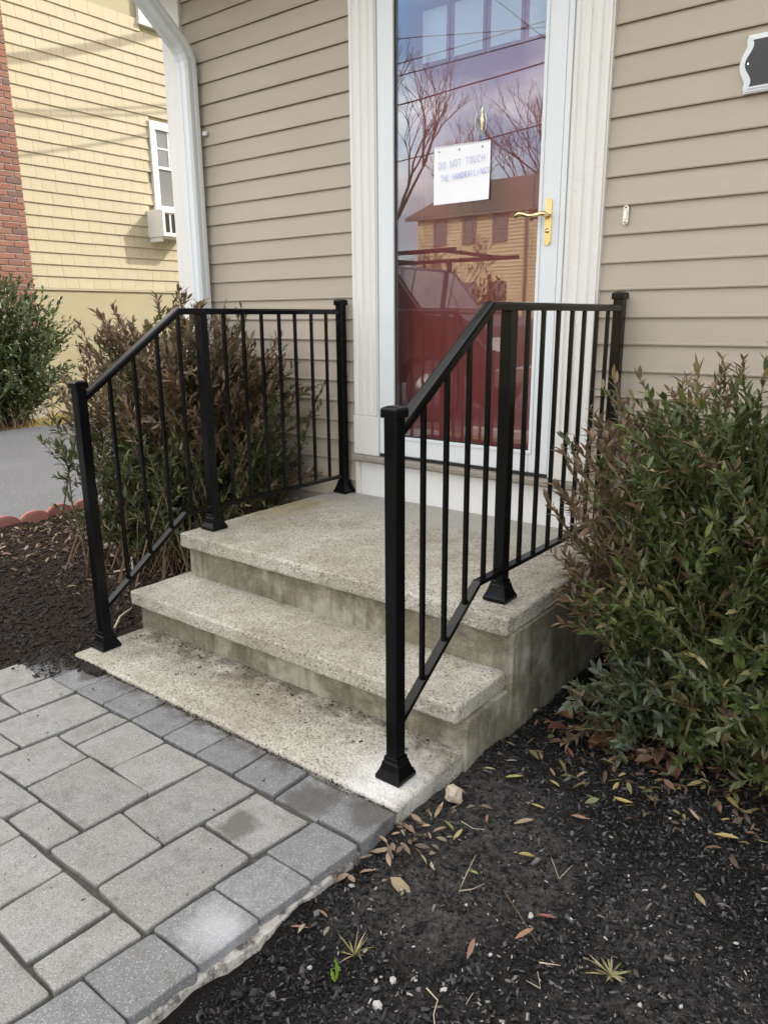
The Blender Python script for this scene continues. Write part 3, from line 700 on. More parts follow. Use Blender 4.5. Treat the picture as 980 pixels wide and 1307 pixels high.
# ---- doorbell and house plaque
bell = empty('doorbell', (.695, -.0145, 1.62)); tag(bell, 'small slim white doorbell button on the siding right of the door', 'doorbell')
pts = [(.695+.0105*math.cos(math.pi*i/8), 1.676+.0105*math.sin(math.pi*i/8)) for i in range(9)]+[(.695-.0105*math.cos(math.pi*i/8), 1.630-.0105*math.sin(math.pi*i/8)) for i in range(9)]
prism_y('bell_plate', MAT['chrome'], bell, pts[::-1], -.022, -.006, .002)
pts = [(.695+.0055*math.cos(math.pi*i/6), 1.664+.0055*math.sin(math.pi*i/6)) for i in range(7)]+[(.695-.0055*math.cos(math.pi*i/6), 1.642-.0055*math.sin(math.pi*i/6)) for i in range(7)]
prism_y('button', MAT['paper'], bell, pts[::-1], -.026, -.0215, .001)
for z in (1.679, 1.627): prism_y('screw', MAT['dark'], bell, [(.695+.003*math.cos(2*math.pi*i/8), z+.003*math.sin(2*math.pi*i/8)) for i in range(8)][::-1], -.0235, -.0215)
plq = empty('house_plaque', (1.23, -.014, 1.99)); tag(plq, 'black house plaque with scalloped white frame on the siding, cut by picture edge', 'plaque')
def plaque_outline(ins):
    cx, cz = 1.235, 2.075; pts = []
    for sx in (-1, 1):
        seq = []
        for i in range(17):
            t = -1+2*i/16; bulge = .195 - .022*(1-math.cos(math.pi*min(1, abs(t)*1.25)))/2*1.0 + (.004 if abs(t) > .9 else 0)
            seq.append((sx*(bulge-ins), t*(.085-ins)))
        pts += seq if sx == 1 else seq[::-1]
    # order: right side upwards, then left side downwards
    rgt = [q for q in pts if q[0] > 0]; lft = [q for q in pts if q[0] < 0]
    return [(cx+a, cz+b) for a, b in sorted(rgt, key=lambda q: q[1])] + [(cx+a, cz+b) for a, b in sorted(lft, key=lambda q: -q[1])]
prism_y('frame', MAT['white_metal'], plq, plaque_outline(0)[::-1], -.030, -.004, .004)
prism_y('frame_step', MAT['white_metal'], plq, plaque_outline(.010)[::-1], -.034, -.0305, .002)
prism_y('panel', MAT['black_panel'], plq, plaque_outline(.018)[::-1], -.0355, -.031)
prism_y('screw', MAT['chrome'], plq, [(1.068+.003*math.cos(2*math.pi*i/8), 2.075+.003*math.sin(2*math.pi*i/8)) for i in range(8)][::-1], -.0368, -.0352)

# ================================================================== HANDRAILS
def railing(x, label):
    t = empty('handrail', (x, -.75, SZ)); tag(t, label, 'railing', 'pair of black metal stair handrails')
    BM = MAT['black_metal']; hp_ = .019
    def post(y, z0, z1, cap):
        p = box('post', BM, t, x-hp_, x+hp_, y-hp_, y+hp_, z0, z1, .0025, 1)
        def ch(o): o.parent = p; o.location = (0, 0, 0)
        ch(lathe_square('base_cover', BM, None, x, y, [(.040, z0+.001), (.040, z0+.012), (.0375, z0+.016), (.031, z0+.030), (.0265, z0+.046), (.0265, z0+.050), (.0235, z0+.054), (.0225, z0+.066)], .0012))
        if cap: ch(lathe_square('post_cap', BM, None, x, y, [(.0235, z1-.012), (.0245, z1-.010), (.0245, z1+.008), (.0225, z1+.012), (.012, z1+.0165)], .001))
    yf, ym, yw = -1.4505, -.8994, -.052
    post(yf, SZ, 1.075, True); post(ym, LZ, 1.3115, False); post(yw, LZ, 1.366, True)
    prof = [(-.018, -.012), (.018, -.012), (.0185, .004), (.015, .010), (.008, .012), (-.008, .012), (-.015, .010), (-.0185, .004)]
    bm = bmesh.new(); sweep(bm, [(x, yf+hp_-.004, 1.032), (x, -1.013, 1.3235), (x, yw-hp_+.004, 1.3235)], prof)
    bmesh.ops.recalc_face_normals(bm, faces=bm.faces); link('top_rail', bm_mesh('top_rail', bm), BM, t)
    prof = [(-.013, -.007), (.013, -.007), (.013, .007), (-.013, .007)]
    bm = bmesh.new(); sweep(bm, [(x, yf+hp_-.004, .247), (x, -1.045, .526), (x, yw-hp_+.004, .518)], prof); link('bottom_rail', bm_mesh('bottom_rail', bm), BM, t)
    b = .0064
    def zt(y): return 1.3125 if y > -1.013 else 1.032+(y-(yf+hp_-.004))/(-1.013-(yf+hp_-.004))*(1.3235-1.032)-.012
    def zb(y): return .530 if y > -1.045 else .247+(y-(yf+hp_-.004))/(-1.045-(yf+hp_-.004))*(.526-.247)+.005
    for y in (-1.329, -1.222, -1.114, -1.010, -.783, -.680, -.574, -.469, -.370, -.262, -.160):
        box('baluster', BM, t, x-b, x+b, y-b, y+b, zb(y), zt(y), .0012, 1)
railing(-.6648, 'left black metal handrail, behind the steps and beside the bronze shrub')
railing(.7087, 'right black metal handrail, nearer one ending in front of the large green shrub')

# ================================================================== NEIGHBOURING HOUSE
nb = empty('neighbour_house', (-9.5, 5, 0)); tag(nb, 'pale yellow shingled house in sunlight beyond the driveway', 'house')
NX = -8.8
multi_box('wall', MAT['foundation_paint'], nb, [(NX-6, NX-.03, -1.2, 11, -.1, 6.4)])
box('foundation', MAT['foundation_paint'], nb, NX-.029, NX-.006, -1.2, 11, -.08, 1.715)
box('water_table', MAT['yellow_shingle'], nb, NX-.028, NX+.020, 2.62, 11, 1.718, 1.742)
def shmesh(wd):
    bm = bmesh.new(); v = [bm.verts.new(p) for p in ((0, 0, .172), (0, wd, .172), (.022, wd, 0), (.022, 0, 0), (-.006, 0, .172), (-.006, wd, .172), (-.006, wd, 0), (-.006, 0, 0))]
    for q in ((0, 1, 2, 3), (3, 2, 6, 7), (0, 3, 7, 4), (1, 5, 6, 2), (0, 4, 5, 1)): bm.faces.new([v[i] for i in q])
    return bm_mesh('shingle', bm)
SW = (.16, .20, .24, .28, .32); SM = [shmesh(a-.003) for a in SW]
ROW = .1617; z = 1.745; rws = 0
WN = (4.90, 5.84, 2.985, 4.235); WU = (4.86, 5.75, 5.60, 6.7)
while z < 5.55:
    y = 2.72 - (.0 if rws % 2 else .09)
    while y < 5.40:
        i = random.choice((0, 1, 1, 2, 2, 2, 3, 3, 4)); wd = SW[i]
        hit = any(y+wd > a+.0 and y < b and z+.15 > c and z < d for a, b, c, d in (WN, WU))
        if hit:
            fit = [k for k in range(5) if y+SW[k] <= (WN[0] if z < 5 else WU[0])+.03]
            if fit and y < WN[0]: i = fit[-1]; wd = SW[i]; hit = False
        if not hit:
            link('shingle', SM[i], MAT['yellow_shingle'], nb, loc=(NX-nb.location.x, y-nb.location.y, z+random.uniform(-.0018, .0018)), rot=(random.uniform(-.004, .004), random.uniform(0, .02), 0))
        elif hit: pass
        y += wd
    z += ROW; rws += 1
bm = bmesh.new()
for k in range(30): zz = 1.745+ROW*k; bmv = add_box(bm, NX-.02, NX+.004, 5.42 if not (zz+.15 > WN[2] and zz < WN[3]) else 5.86, 11, zz, zz+ROW-.004)
for k in range(30): zz = 1.745+ROW*k; add_box(bm, NX-.02, NX+.004, -1.2, 1.695, zz, zz+ROW-.004)
link('shingle_courses', bm_mesh('shingle_courses', bm), MAT['yellow_shingle'], nb)
def nwin(y0, y1, z0, z1):
    x = NX+.02
    wn = multi_box('window', MAT['ac_white'], nb, [(x-.04, x+.03, y0, y0+.085, z0, z1), (x-.04, x+.03, y1-.085, y1, z0, z1), (x-.04, x+.032, y0-.01, y1+.01, z1+.001, z1+.03), (x-.04, x+.03, y0+.086, y1-.086, z1-.085, z1), (x-.04, x+.05, y0-.02, y1+.02, z0-.045, z0-.001), (x-.04, x+.028, y0+.086, y1-.086, z0, z0+.06)])
    zm = (z0+z1)/2; a, b = y0+.087, y1-.087
    box('sash_pane', MAT['curtain_pane'], wn, x-.035, x-.012, a, b, z0+.061, zm-.021).location = (0, 0, 0)
    box('sash_pane', MAT['curtain_pane'], wn, x-.035, x-.006, a, b, zm+.021, z1-.086)
    g = [(x-.03, x+.012, a, b, zm-.02, zm+.02)]
    for i in (1, 2): yy = a+(b-a)*i/3; g.append((x-.03, x+.004, yy-.012, yy+.012, zm+.0215, z1-.0865))
    zz = (zm+.02+z1-.085)/2; g.append((x-.03, x+.003, a, b, zz-.012, zz+.012))
    g += [(x-.03, x+.010, a, a+.03, z0+.0605, zm-.0205), (x-.03, x+.010, a, a+.03, zm+.0205, z1-.0865)]
    multi_box('muntin', MAT['ac_white'], wn, g)
nwin(*WN); nwin(*WU)
# brick chimney, every brick its own
chim = link('chimney', box_me('chimney', NX-.3, -8.462, 1.705, 2.595, -.05, 8.0), MAT['mortar'], nb)
bmb = box_me('brick', 0, .05, 0, .205, 0, .066, .004, 1); bmh = box_me('brick', 0, .05, 0, .095, 0, .066, .004, 1)
for r_ in range(0, 62):
    z = .75+.0785*r_
    for c_ in range(5):
        y0 = 2.60-.216*c_-(.205 if r_ % 2 else .095 if c_ == 0 else .205-.106)
        if y0 < 1.7: continue
        half = (r_ % 2 == 0 and c_ == 0)
        o = link('brick', bmh if half else bmb, MAT['brick'], chim, loc=(-8.50+random.uniform(-.003, .003), y0, z+random.uniform(-.002, .002)))
# window air conditioner
ac = empty('air_conditioner', (NX+.2, 5.03, 2.5)); tag(ac, 'boxy white air conditioner fixed under the window of the yellow house', 'air conditioner')
AY = -.29
box('casing', MAT['ac_white'], ac, NX-.02, NX+.36, 5.035+AY, 5.62+AY, 2.545, 2.95, .012)
multi_box('grille_frame', MAT['ac_white'], ac, [(NX+.3605, NX+.385, 5.05+AY, 5.60+AY, 2.555, 2.595), (NX+.3605, NX+.385, 5.05+AY, 5.60+AY, 2.90, 2.94), (NX+.3605, NX+.385, 5.05+AY, 5.09+AY, 2.596, 2.899), (NX+.3605, NX+.385, 5.56+AY, 5.60+AY, 2.596, 2.899)])
for i in range(4):
    y0 = 5.115+AY+.115*i; box('grille_slot', MAT['dark'], ac, NX+.3605, NX+.368, y0, y0+.07, 2.615, 2.88)
box('bracket', MAT['ac_white'], ac, NX+.0, NX+.3, 5.06+AY, 5.10+AY, 2.48, 2.543)
# roof of the neighbour
bm = bmesh.new(); vv = [(NX+.4, -1.6, 6.4), (NX+.4, 11.4, 6.4), (NX-3, 11.4, 8.6), (NX-3, -1.6, 8.6), (NX-6.4, -1.6, 6.4), (NX-6.4, 11.4, 6.4)]
vv = [bm.verts.new(p) for p in vv]
for q in ((0, 1, 2, 3), (3, 2, 5, 4), (0, 3, 4), (1, 5, 2), (0, 4, 5, 1)): bm.faces.new([vv[i] for i in q])
link('roof', bm_mesh('roof', bm), MAT['roof_shingle'], nb)
# strip of dry grass by the foundation
def gstrip():
    n = 16000; P = np.stack([rng.uniform(-8.78, -7.46, n), rng.uniform(-1, 6, n), np.full(n, -.055)], 1)
    a = rng.uniform(0, 2*np.pi, n); h = rng.uniform(.02, .07, n); lean = rng.normal(0, .03, (n, 2)); wv = np.stack([np.cos(a), np.sin(a), 0*a], 1)*.004
    T = P+np.concatenate([lean, h[:, None]], 1)
    V = np.stack([P-wv, P+wv, T], 1).reshape(-1, 3); Fc = np.arange(3*n).reshape(-1, 3)
    pal = np.array([(.62, .50, .18), (.52, .41, .16), (.36, .33, .10)]); c = pal[rng.integers(0, 3, n)]*rng.uniform(.7, 1.2, (n, 1))
    return mesh_attr('dry_grass', V, Fc, np.repeat(c, 3, 0))
tag(link('dry_grass', gstrip(), MAT['dry_leaf']), 'strip of dry yellow grass between driveway and yellow house', 'grass', kind='stuff')

# overhead service cables between the houses (their shadows fall on the yellow wall)
def cable(p1, p2, t, rad, label):
    a = Vector(p1)+SUN/SUN.x*t; b = Vector(p2)+SUN/SUN.x*t; d = b-a
    a2 = a-d*.25; b2 = b+d*.9
    o = tube('overhead_cable', MAT['rubber'], None, [a2.lerp(b2, i/12)-Vector((0, 0, .12*math.sin(math.pi*i/12)-.06)) for i in range(13)], rad, 6); tag(o, label, 'cable', 'service cables overhead')
for (a, b, rad, lab) in (((-8.8, 2.9, 4.62), (-8.8, 4.9, 5.45), .055, 'thick bundled cable strung high between the two houses, uppermost'),
                    ((-8.8, 2.86, 3.98), (-8.8, 5.3, 4.60), .019, 'thin black cable strung between the two houses, second from the top'),
                    ((-8.8, 2.85, 3.92), (-8.8, 5.3, 4.50), .019, 'thin black cable strung between the two houses, third from the top'),
                    ((-8.8, 2.80, 3.42), (-8.8, 5.3, 4.25), .019, 'thin black cable strung between the two houses, lowest')):
    cable(a, b, 2.2, rad, lab)

# ================================================================== SCALLOPED EDGING
def scallop():
    pts = [(-.092, -.08)]
    for i in range(11): a = math.pi*(1-i/10); pts.append((.092*math.cos(a), .035+.055*math.sin(a)))
    pts.append((.092, -.08)); bm = bmesh.new()
    a = [bm.verts.new((-.022, y, z)) for y, z in pts]; b = [bm.verts.new((.022, y, z)) for y, z in pts]; n = len(pts)
    f1 = bm.faces.new(a[::-1]); f2 = bm.faces.new(b)
    for i in range(n): bm.faces.new((a[i], a[(i+1) % n], b[(i+1) % n], b[i]))
    bmesh.ops.bevel(bm, geom=list(f2.edges)+list(f1.edges), offset=.007, segments=2, affect='EDGES')
    return bm_mesh('edging_block', bm)
sm_ = scallop(); yy = -.94
ORD = ['first', 'second', 'third', 'fourth', 'fifth', 'sixth', 'seventh']
for i in range(7):
    o = link('edging_block', sm_, MAT['edging_red'], None, loc=(-2.905+.035*math.sin((i+3)*1.7)+.02*(i-2)*.4, yy, .012), rot=(random.uniform(-.06, .06), random.uniform(-.08, .08), random.uniform(-.09, .09)))
    tag(o, '%s red scalloped edging block from the left picture edge, along the driveway' % ORD[i], 'edging', 'row of red scalloped edging blocks'); yy += .187

# ================================================================== MULCH CHIPS
def chips(name, P, Lr, cols, mat='chip', flat=.35):
    n = len(P); L_ = rng.uniform(*Lr, n)*rng.choice([.6, 1, 1.5], n, p=[.55, .35, .10]); W_ = L_*rng.uniform(.22, .6, n); T_ = L_*rng.uniform(.08, .25, n)
    base = np.array([(-1, -1, -1), (1, -.7, -1), (.8, 1, -1), (-.9, .8, -1), (-.8, -.8, 1), (.9, -.5, 1), (.6, .8, 1), (-1, .6, 1)], float)*.5
    v = base[None]*np.stack([L_, W_, T_], 1)[:, None, :]*(1+rng.normal(0, .16, (n, 8, 3)))
    az = rng.uniform(0, 2*np.pi, n); ax = rng.normal(0, flat, n); ay = rng.normal(0, flat, n)
    c, s = np.cos(ax)[:, None], np.sin(ax)[:, None]; v = np.stack([v[..., 0], c*v[..., 1]-s*v[..., 2], s*v[..., 1]+c*v[..., 2]], -1)
    c, s = np.cos(ay)[:, None], np.sin(ay)[:, None]; v = np.stack([c*v[..., 0]+s*v[..., 2], v[..., 1], -s*v[..., 0]+c*v[..., 2]], -1)
    c, s = np.cos(az)[:, None], np.sin(az)[:, None]; v = np.stack([c*v[..., 0]-s*v[..., 1], s*v[..., 0]+c*v[..., 1], v[..., 2]], -1)
    V = (v+P[:, None, :]).reshape(-1, 3)
    q = np.array([(0, 3, 2, 1), (4, 5, 6, 7), (0, 1, 5, 4), (1, 2, 6, 5), (2, 3, 7, 6), (3, 0, 4, 7)])
    Fc = (q[None]+8*np.arange(n)[:, None, None]).reshape(-1, 4)
    return link(name, mesh_attr(name, V, Fc, np.repeat(cols, 8, 0)), MAT[mat])
def hgt(x, y, z, amp, f=5): return z + amp*mnoise.noise(Vector((x*f, y*f, 3))) + .4*amp*mnoise.noise(Vector((x*f*3.1, y*f*3.1, 9)))
def scatter(n, x0, x1, y0, y1, z, amp, dens=None):
    out_ = []
    while len(out_) < n:
        x = random.uniform(x0, x1); y = random.uniform(y0, y1)
        if dens and random.random() > dens(x, y): continue
        out_.append((x, y, hgt(x, y, z, amp)+random.uniform(-.002, .006)))
    return np.array(out_)
def densR(x, y):
    d = 1.0
    if y > -1.557 and x < .80: d = 0
    for cx, cy, rr in ((.93, -1.38, .2), (1.05, -1.55, .2), (1.0, -1.72, .16)):
        if math.hypot(x-cx, y-cy) < rr+.08*mnoise.noise(Vector((x*9, y*9, 0))): d = min(d, .3)
    if y < -2.6 or x > 2.3: d *= .35
    return d
P = np.concatenate([scatter(36000, .80, 2.0, -2.55, -.6, .03, .018, densR), scatter(9000, .80, 2.7, -2.9, -.1, .03, .018, densR)])
cc = np.array([(.008, .0075, .007), (.016, .015, .0145), (.032, .030, .029), (.065, .062, .06), (.13, .124, .118)])[rng.choice(5, len(P), p=[.30, .30, .22, .14, .04])]*rng.uniform(.7, 1.3, (len(P), 1))
tag(chips('mulch_chips', P, (.005, .019), cc, flat=.5), 'loose black bark mulch covering the bed right of the steps', 'mulch', kind='stuff')
P = scatter(34000, .78, 1.9, -2.5, -.75, .03, .018, lambda x, y: 0 if (y > -1.557 and x < .82) else 1)
cc = np.array([(.006, .0055, .005), (.013, .012, .011), (.026, .023, .021), (.06, .055, .05), (.16, .15, .135)])[rng.choice(5, len(P), p=[.35, .30, .2, .12, .03])]*rng.uniform(.7, 1.3, (len(P), 1))
tag(chips('soil_crumbs', P, (.0025, .0075), cc, flat=.8), 'fine dark crumbs of soil and bark between the mulch chips', 'soil', kind='stuff')
def densL(x, y): return 0 if (x > -.74 and y > -1.56) else 1
P = np.concatenate([scatter(12000, -2.86, -.72, -1.62, -.02, .038, .016, densL), scatter(2500, -1.9, -.79, -2.2, -1.55, .036, .016, lambda x, y: 1 if x < -.84+.04*mnoise.noise(Vector((y*9, 0, 0))) or y > -1.66+.05*mnoise.noise(Vector((x*8, 0, 0))) else 0)])
near = np.clip((P[:, 1]+1.25)/.35, 0, 1)*np.clip((-P[:, 0]-.7)/.2, 0, 1)
dk = np.array([(.014, .012, .010), (.024, .019, .016), (.045, .036, .03)])[rng.choice(3, len(P), p=[.5, .35, .15])]
br = np.array([(.075, .045, .028), (.12, .075, .045), (.045, .030, .02), (.20, .14, .09), (.03, .022, .016)])[rng.choice(5, len(P), p=[.28, .15, .27, .05, .25])]
pick = (rng.random(len(P)) < near*.75)[:, None]; cc = np.where(pick, br, dk)*rng.uniform(.7, 1.3, (len(P), 1))
tag(chips('mulch_chips', P, (.010, .032), cc), 'brown and black bark mulch in the bed left of the steps', 'mulch', kind='stuff')
# mulch spilled over the walkway corner by the left bed
P = np.array([(random.uniform(-.86, -.50), 0, 0) for _ in range(1100)]); 
for q in P:
    lim = -1.585-.06*(-q[0]-.5)/.36; q[1] = random.triangular(-1.76 if q[0] < -.62 else -1.62, -1.55, -1.56) if q[0] < -.58 else random.uniform(-1.60, -1.56); q[2] = Z_P+.004
cc = np.array([(.014, .012, .010), (.024, .019, .016), (.05, .04, .033)])[rng.choice(3, len(P))]
tag(chips('mulch_spill', P, (.006, .018), cc), 'mulch crumbs spilled over the corner of the walkway', 'mulch', kind='stuff')
# grit in the joint by the slab
P = np.array([(random.uniform(-.7, .80), -1.560+random.gauss(0, .006), Z_P+random.uniform(-.004, .004)) for _ in range(1500)])
cc = np.array([(.03, .024, .018), (.06, .05, .035), (.11, .095, .07)])[rng.choice(3, len(P))]
tag(chips('joint_grit', P, (.003, .009), cc), 'dark grit caught in the joint between slab and pavers', 'grit', kind='stuff')
P = np.array([(random.uniform(-.69, .74), random.triangular(-1.46, -1.245, -1.25), SZ+.002) for _ in range(650)]+[(random.uniform(-.5, .6), random.uniform(-2.45, -1.6), Z_P+.002) for _ in range(130)])
cc = np.array([(.02, .016, .012), (.04, .03, .022), (.09, .07, .05)])[rng.choice(3, len(P))]
tag(chips('step_debris', P, (.002, .009), cc), 'dark crumbs scattered on the lowest step and pavers', 'debris', kind='stuff')

# ================================================================== LEAVES AND SHRUBS
def leaf_arrays(O, D, Nn, L_, W_, C, curl=.12):
    """lanceolate folded leaves; O base, D direction, Nn upper normal"""
    D = D/np.linalg.norm(D, axis=1, keepdims=True); S = np.cross(D, Nn); S /= np.linalg.norm(S, axis=1, keepdims=True)+1e-9; U = np.cross(S, D)
    L_, W_ = L_[:, None], W_[:, None]; n = len(O); cv = rng.normal(curl, .2, (n, 1))
    def pt(t, s, u): return O+D*(L_*t)+S*(W_*s)+U*(W_*u - L_*cv*t*t)
    V = np.stack([pt(0, 0, 0), pt(.28, -.42, .16), pt(.28, 0, 0), pt(.28, .42, .16), pt(.64, -.44, .15), pt(.66, 0, -.02), pt(.64, .44, .15), pt(1, 0, .0)], 1).reshape(-1, 3)
    T = np.array([(0, 2, 1), (0, 3, 2), (1, 2, 5), (1, 5, 4), (2, 3, 6), (2, 6, 5), (4, 5, 7), (5, 6, 7)])
    Fc = (T[None]+8*np.arange(n)[:, None, None]).reshape(-1, 3)
    return V, Fc, np.repeat(C, 8, 0)
def shrub(name, label, base, tips_fn, n_stem, twigs, leaf, colfn, spacing, stem_mat, leaf_mat='leaf', bare=.35, cat='shrub', rad=.006, base_r=.16):
    t = empty(name, base); tag(t, label, cat)
    O = []; D = []; Nn = []; L_ = []; C = []
    bm = bmesh.new(); B = Vector(base)
    def stem(pts, r):
        prof = [(r*math.cos(2*math.pi*i/3), r*math.sin(2*math.pi*i/3)) for i in range(3)]
        sweep(bm, pts, prof, scales=[1-.7*i/(len(pts)-1) for i in range(len(pts))], cap=False)
    def leaves(pts, f0):
        # walk along the polyline, spiral leaves
        ph = random.uniform(0, 6.28); seg = []
        tot = sum((b-a).length for a, b in zip(pts, pts[1:])); s = tot*f0; k = 0
        while s < tot:
            acc = 0
            for a, b in zip(pts, pts[1:]):
                l_ = (b-a).length
                if acc+l_ >= s: p = a.lerp(b, (s-acc)/l_); tg = (b-a).normalized(); break
                acc += l_
            else: break
            sd = tg.orthogonal().normalized(); sd = Matrix.Rotation(ph+k*2.4, 3, tg) @ sd
            end = s/tot
            d = (sd*(1.0-.45*end*end) + tg*(.55+.5*end) + Vector((random.gauss(0, .22), random.gauss(0, .22), random.gauss(.08, .22)))).normalized()
            up = (tg*1.0 + Vector((0, 0, .7)) + Vector((random.gauss(0, .3), random.gauss(0, .3), 0)))
            O.append(p); D.append(d); Nn.append(up); L_.append(leaf[0]*random.choice((.55, .8, 1, 1, 1.15))*random.uniform(.8, 1.2)); C.append(colfn(p, twcol[0]))
            s += spacing*random.uniform(.7, 1.3); k += 1
    twcol = [0]
    for i in range(n_stem):
        tip = Vector(tips_fn(i)); b0 = B+Vector((random.gauss(0, base_r), random.gauss(0, base_r*.8), -.02))
        if name == 'bronze_shrub': b0.x = min(b0.x, -.98); b0.y = min(b0.y, -.08)
        elif abs(B.x-1.36) < .01: b0.x = max(b0.x, 1.05); b0.y = min(b0.y, -.08)
        ctrl = b0.lerp(tip, .5); ctrl.z = b0.z+(tip.z-b0.z)*random.uniform(.5, .75); ctrl += Vector((random.gauss(0, .03), random.gauss(0, .03), 0)); ctrl.xy = ctrl.xy*.7+b0.xy*.3
        pts = [b0*((1-u)**2)+ctrl*(2*u*(1-u))+tip*(u*u) for u in [j/6 for j in range(7)]]
        for q in pts[1:-1]: q += Vector((random.gauss(0, .008), random.gauss(0, .008), random.gauss(0, .006)))
        twcol[0] = random.random(); stem(pts, rad*random.uniform(.6, 1.1)); leaves(pts, bare)
        for k in range(twigs):
            u = random.uniform(.3, .92); j = min(5, int(u*6)); p = pts[j].lerp(pts[j+1], u*6-j); tg = (pts[j+1]-pts[j]).normalized()
            d = (tg*.8+Vector((random.gauss(0, .6), random.gauss(0, .6), random.gauss(.1, .35)))).normalized(); ln = random.uniform(.07, .20)*(1.25-u*.5)
            q = [p, p+d*ln*.5+Vector((0, 0, .006)), p+d*ln+Vector((0, 0, .02))]
            twcol[0] = twcol[0]*.6+random.random()*.4; stem(q, rad*.4); leaves(q, .2)
    link('stems', bm_mesh('stems', bm), MAT[stem_mat], t)
    O, D, Nn, C = (np.array([tuple(v) for v in a]) for a in (O, D, Nn, C)); L_ = np.array(L_); W_ = L_*leaf[1]*rng.uniform(.8, 1.2, len(L_))
    V, Fc, cc = leaf_arrays(O, D, Nn, L_, W_, C)
    o = link('foliage', mesh_attr('foliage', V, Fc, cc, True), MAT[leaf_mat], t); o['kind'] = 'stuff'
    print(name, 'leaves', len(O)); return t
def jit(c, a=.25):
    k = random.uniform(1-a, 1+a); return tuple(x*k*random.uniform(.93, 1.07) for x in c)
GREENS = [(.070, .096, .027), (.090, .120, .034), (.053, .075, .024), (.112, .136, .036), (.105, .124, .062)]
BRONZE = [(.155, .098, .058), (.20, .13, .078), (.13, .08, .056), (.24, .175, .10), (.15, .11, .058)]
OLIVE = [(.22, .185, .075), (.28, .235, .11), (.17, .15, .06)]
# right shrub: large, mostly green, bronze on the left flank, tan tips on top
def tipR(i):
    if i % 6 == 0: return (random.uniform(.98, 1.95), random.uniform(-.98, -.72), random.uniform(.07, .34))
    while True:
        a = random.uniform(0, 2*math.pi); u = random.uniform(-1, 1); rr = random.uniform(.62, 1.03)
        s = math.sqrt(max(0, 1-u*u)); x = 1.36+.68*s*math.cos(a)*rr; y = -.55+.47*s*math.sin(a)*rr; z = .60+.585*u*rr
        if u > 0: z = .60+.62*(u**.6)*rr
        if z < .07: z = random.uniform(.07, .3)
        if y > -.03: continue
        if x < .86 and z < .48: continue
        lump = .06*mnoise.noise(Vector((x*4, y*4, z*4)))
        return (x+lump, y, z+lump*.8)
def colR(p, r):
    n = mnoise.noise(p*3.2); left = max(0, min(1, (1.22-p.x+.10*n)/.30)); low = max(0, min(1, (.62-p.z)/.30)); top = max(0, min(1, (p.z-1.03)/.10))
    pb = .08+.66*left*(1-.35*low)+.28*max(0, n)+.12*low; 
    if random.random() < top*.8 and n < .4: return jit(random.choice(OLIVE if r < .7 else BRONZE))
    if r < pb: return jit(random.choice(BRONZE))
    if random.random() < .08: return jit(random.choice(OLIVE))
    if p.z < .32 and p.x < 1.25: return jit((.075, .096, .052))
    return jit(random.choice(GREENS))
shrub('evergreen_shrub', 'large green shrub with bronze winter leaves right of the steps', (1.36, -.50, .02), tipR, 600, 4, (.040, .33), colR, .0085, 'stem_green', bare=.30)
# left shrub: looser, bronze above, green low on the left
def tipL(i):
    k = i % 10
    if k < 3: return (random.uniform(-1.88, -1.1), random.uniform(-.92, -.30), random.uniform(.16, .68))
    if k < 9:
        x = random.uniform(-2.14, -.93); top = 1.43-.62*((x+1.38)/.75)**2; y = random.uniform(-.88, -.10)
        if x > -1.08: y = random.uniform(-.35, -.08)
        return (x, y, top*random.uniform(.74, 1.0)-.10*abs(y+.5)+.05*mnoise.noise(Vector((x*5, y*5, 2))))
    return (random.uniform(-1.1, -.74), random.uniform(-.30, -.07), random.uniform(.45, 1.1))
def colL(p, r):
    r = r*1.0
    n = mnoise.noise(p*2.6); hi = max(0, min(1, (p.z-.58+.14*n)/.25)); rt = max(0, min(1, (p.x+1.15)/.25))
    pb = .08+.80*hi*(1-.55*rt)+.15*rt
    if r < pb: return jit(random.choice([(.175, .112, .062), (.22, .15, .085), (.14, .088, .052), (.25, .185, .10), (.13, .10, .052)]))
    if random.random() < .1: return jit(random.choice(OLIVE))
    return jit(random.choice(GREENS+[(.06, .075, .03)]))
shrub('bronze_shrub', 'loose bronze and green shrub behind the left handrail', (-1.42, -.46, .02), tipL, 360, 5, (.043, .33), colL, .0100, 'twig', bare=.28, base_r=.26)
# far shrub against the yellow house, sunlit
def tipF(i):
    a = random.uniform(0, 2*math.pi); u = random.uniform(-1, 1); rr = random.uniform(.5, 1.05); s = math.sqrt(max(0, 1-u*u)); lump = 1+.25*mnoise.noise(Vector((a*1.5, u*2, 0)))
    return (-7.95+.72*s*math.cos(a)*rr*lump, 1.72+1.10*s*math.sin(a)*rr*lump, max(.05, 1.0+1.0*u*rr*lump))
shrub('evergreen_shrub', 'sunlit dense green shrub against the yellow house beside the chimney', (-8.02, 1.65, -.05), tipF, 420, 6, (.075, .46), lambda p, r: jit(random.choice([(.085, .115, .045), (.115, .15, .06), (.07, .095, .04), (.15, .175, .085)])), .026, 'twig', bare=.2, base_r=.25)

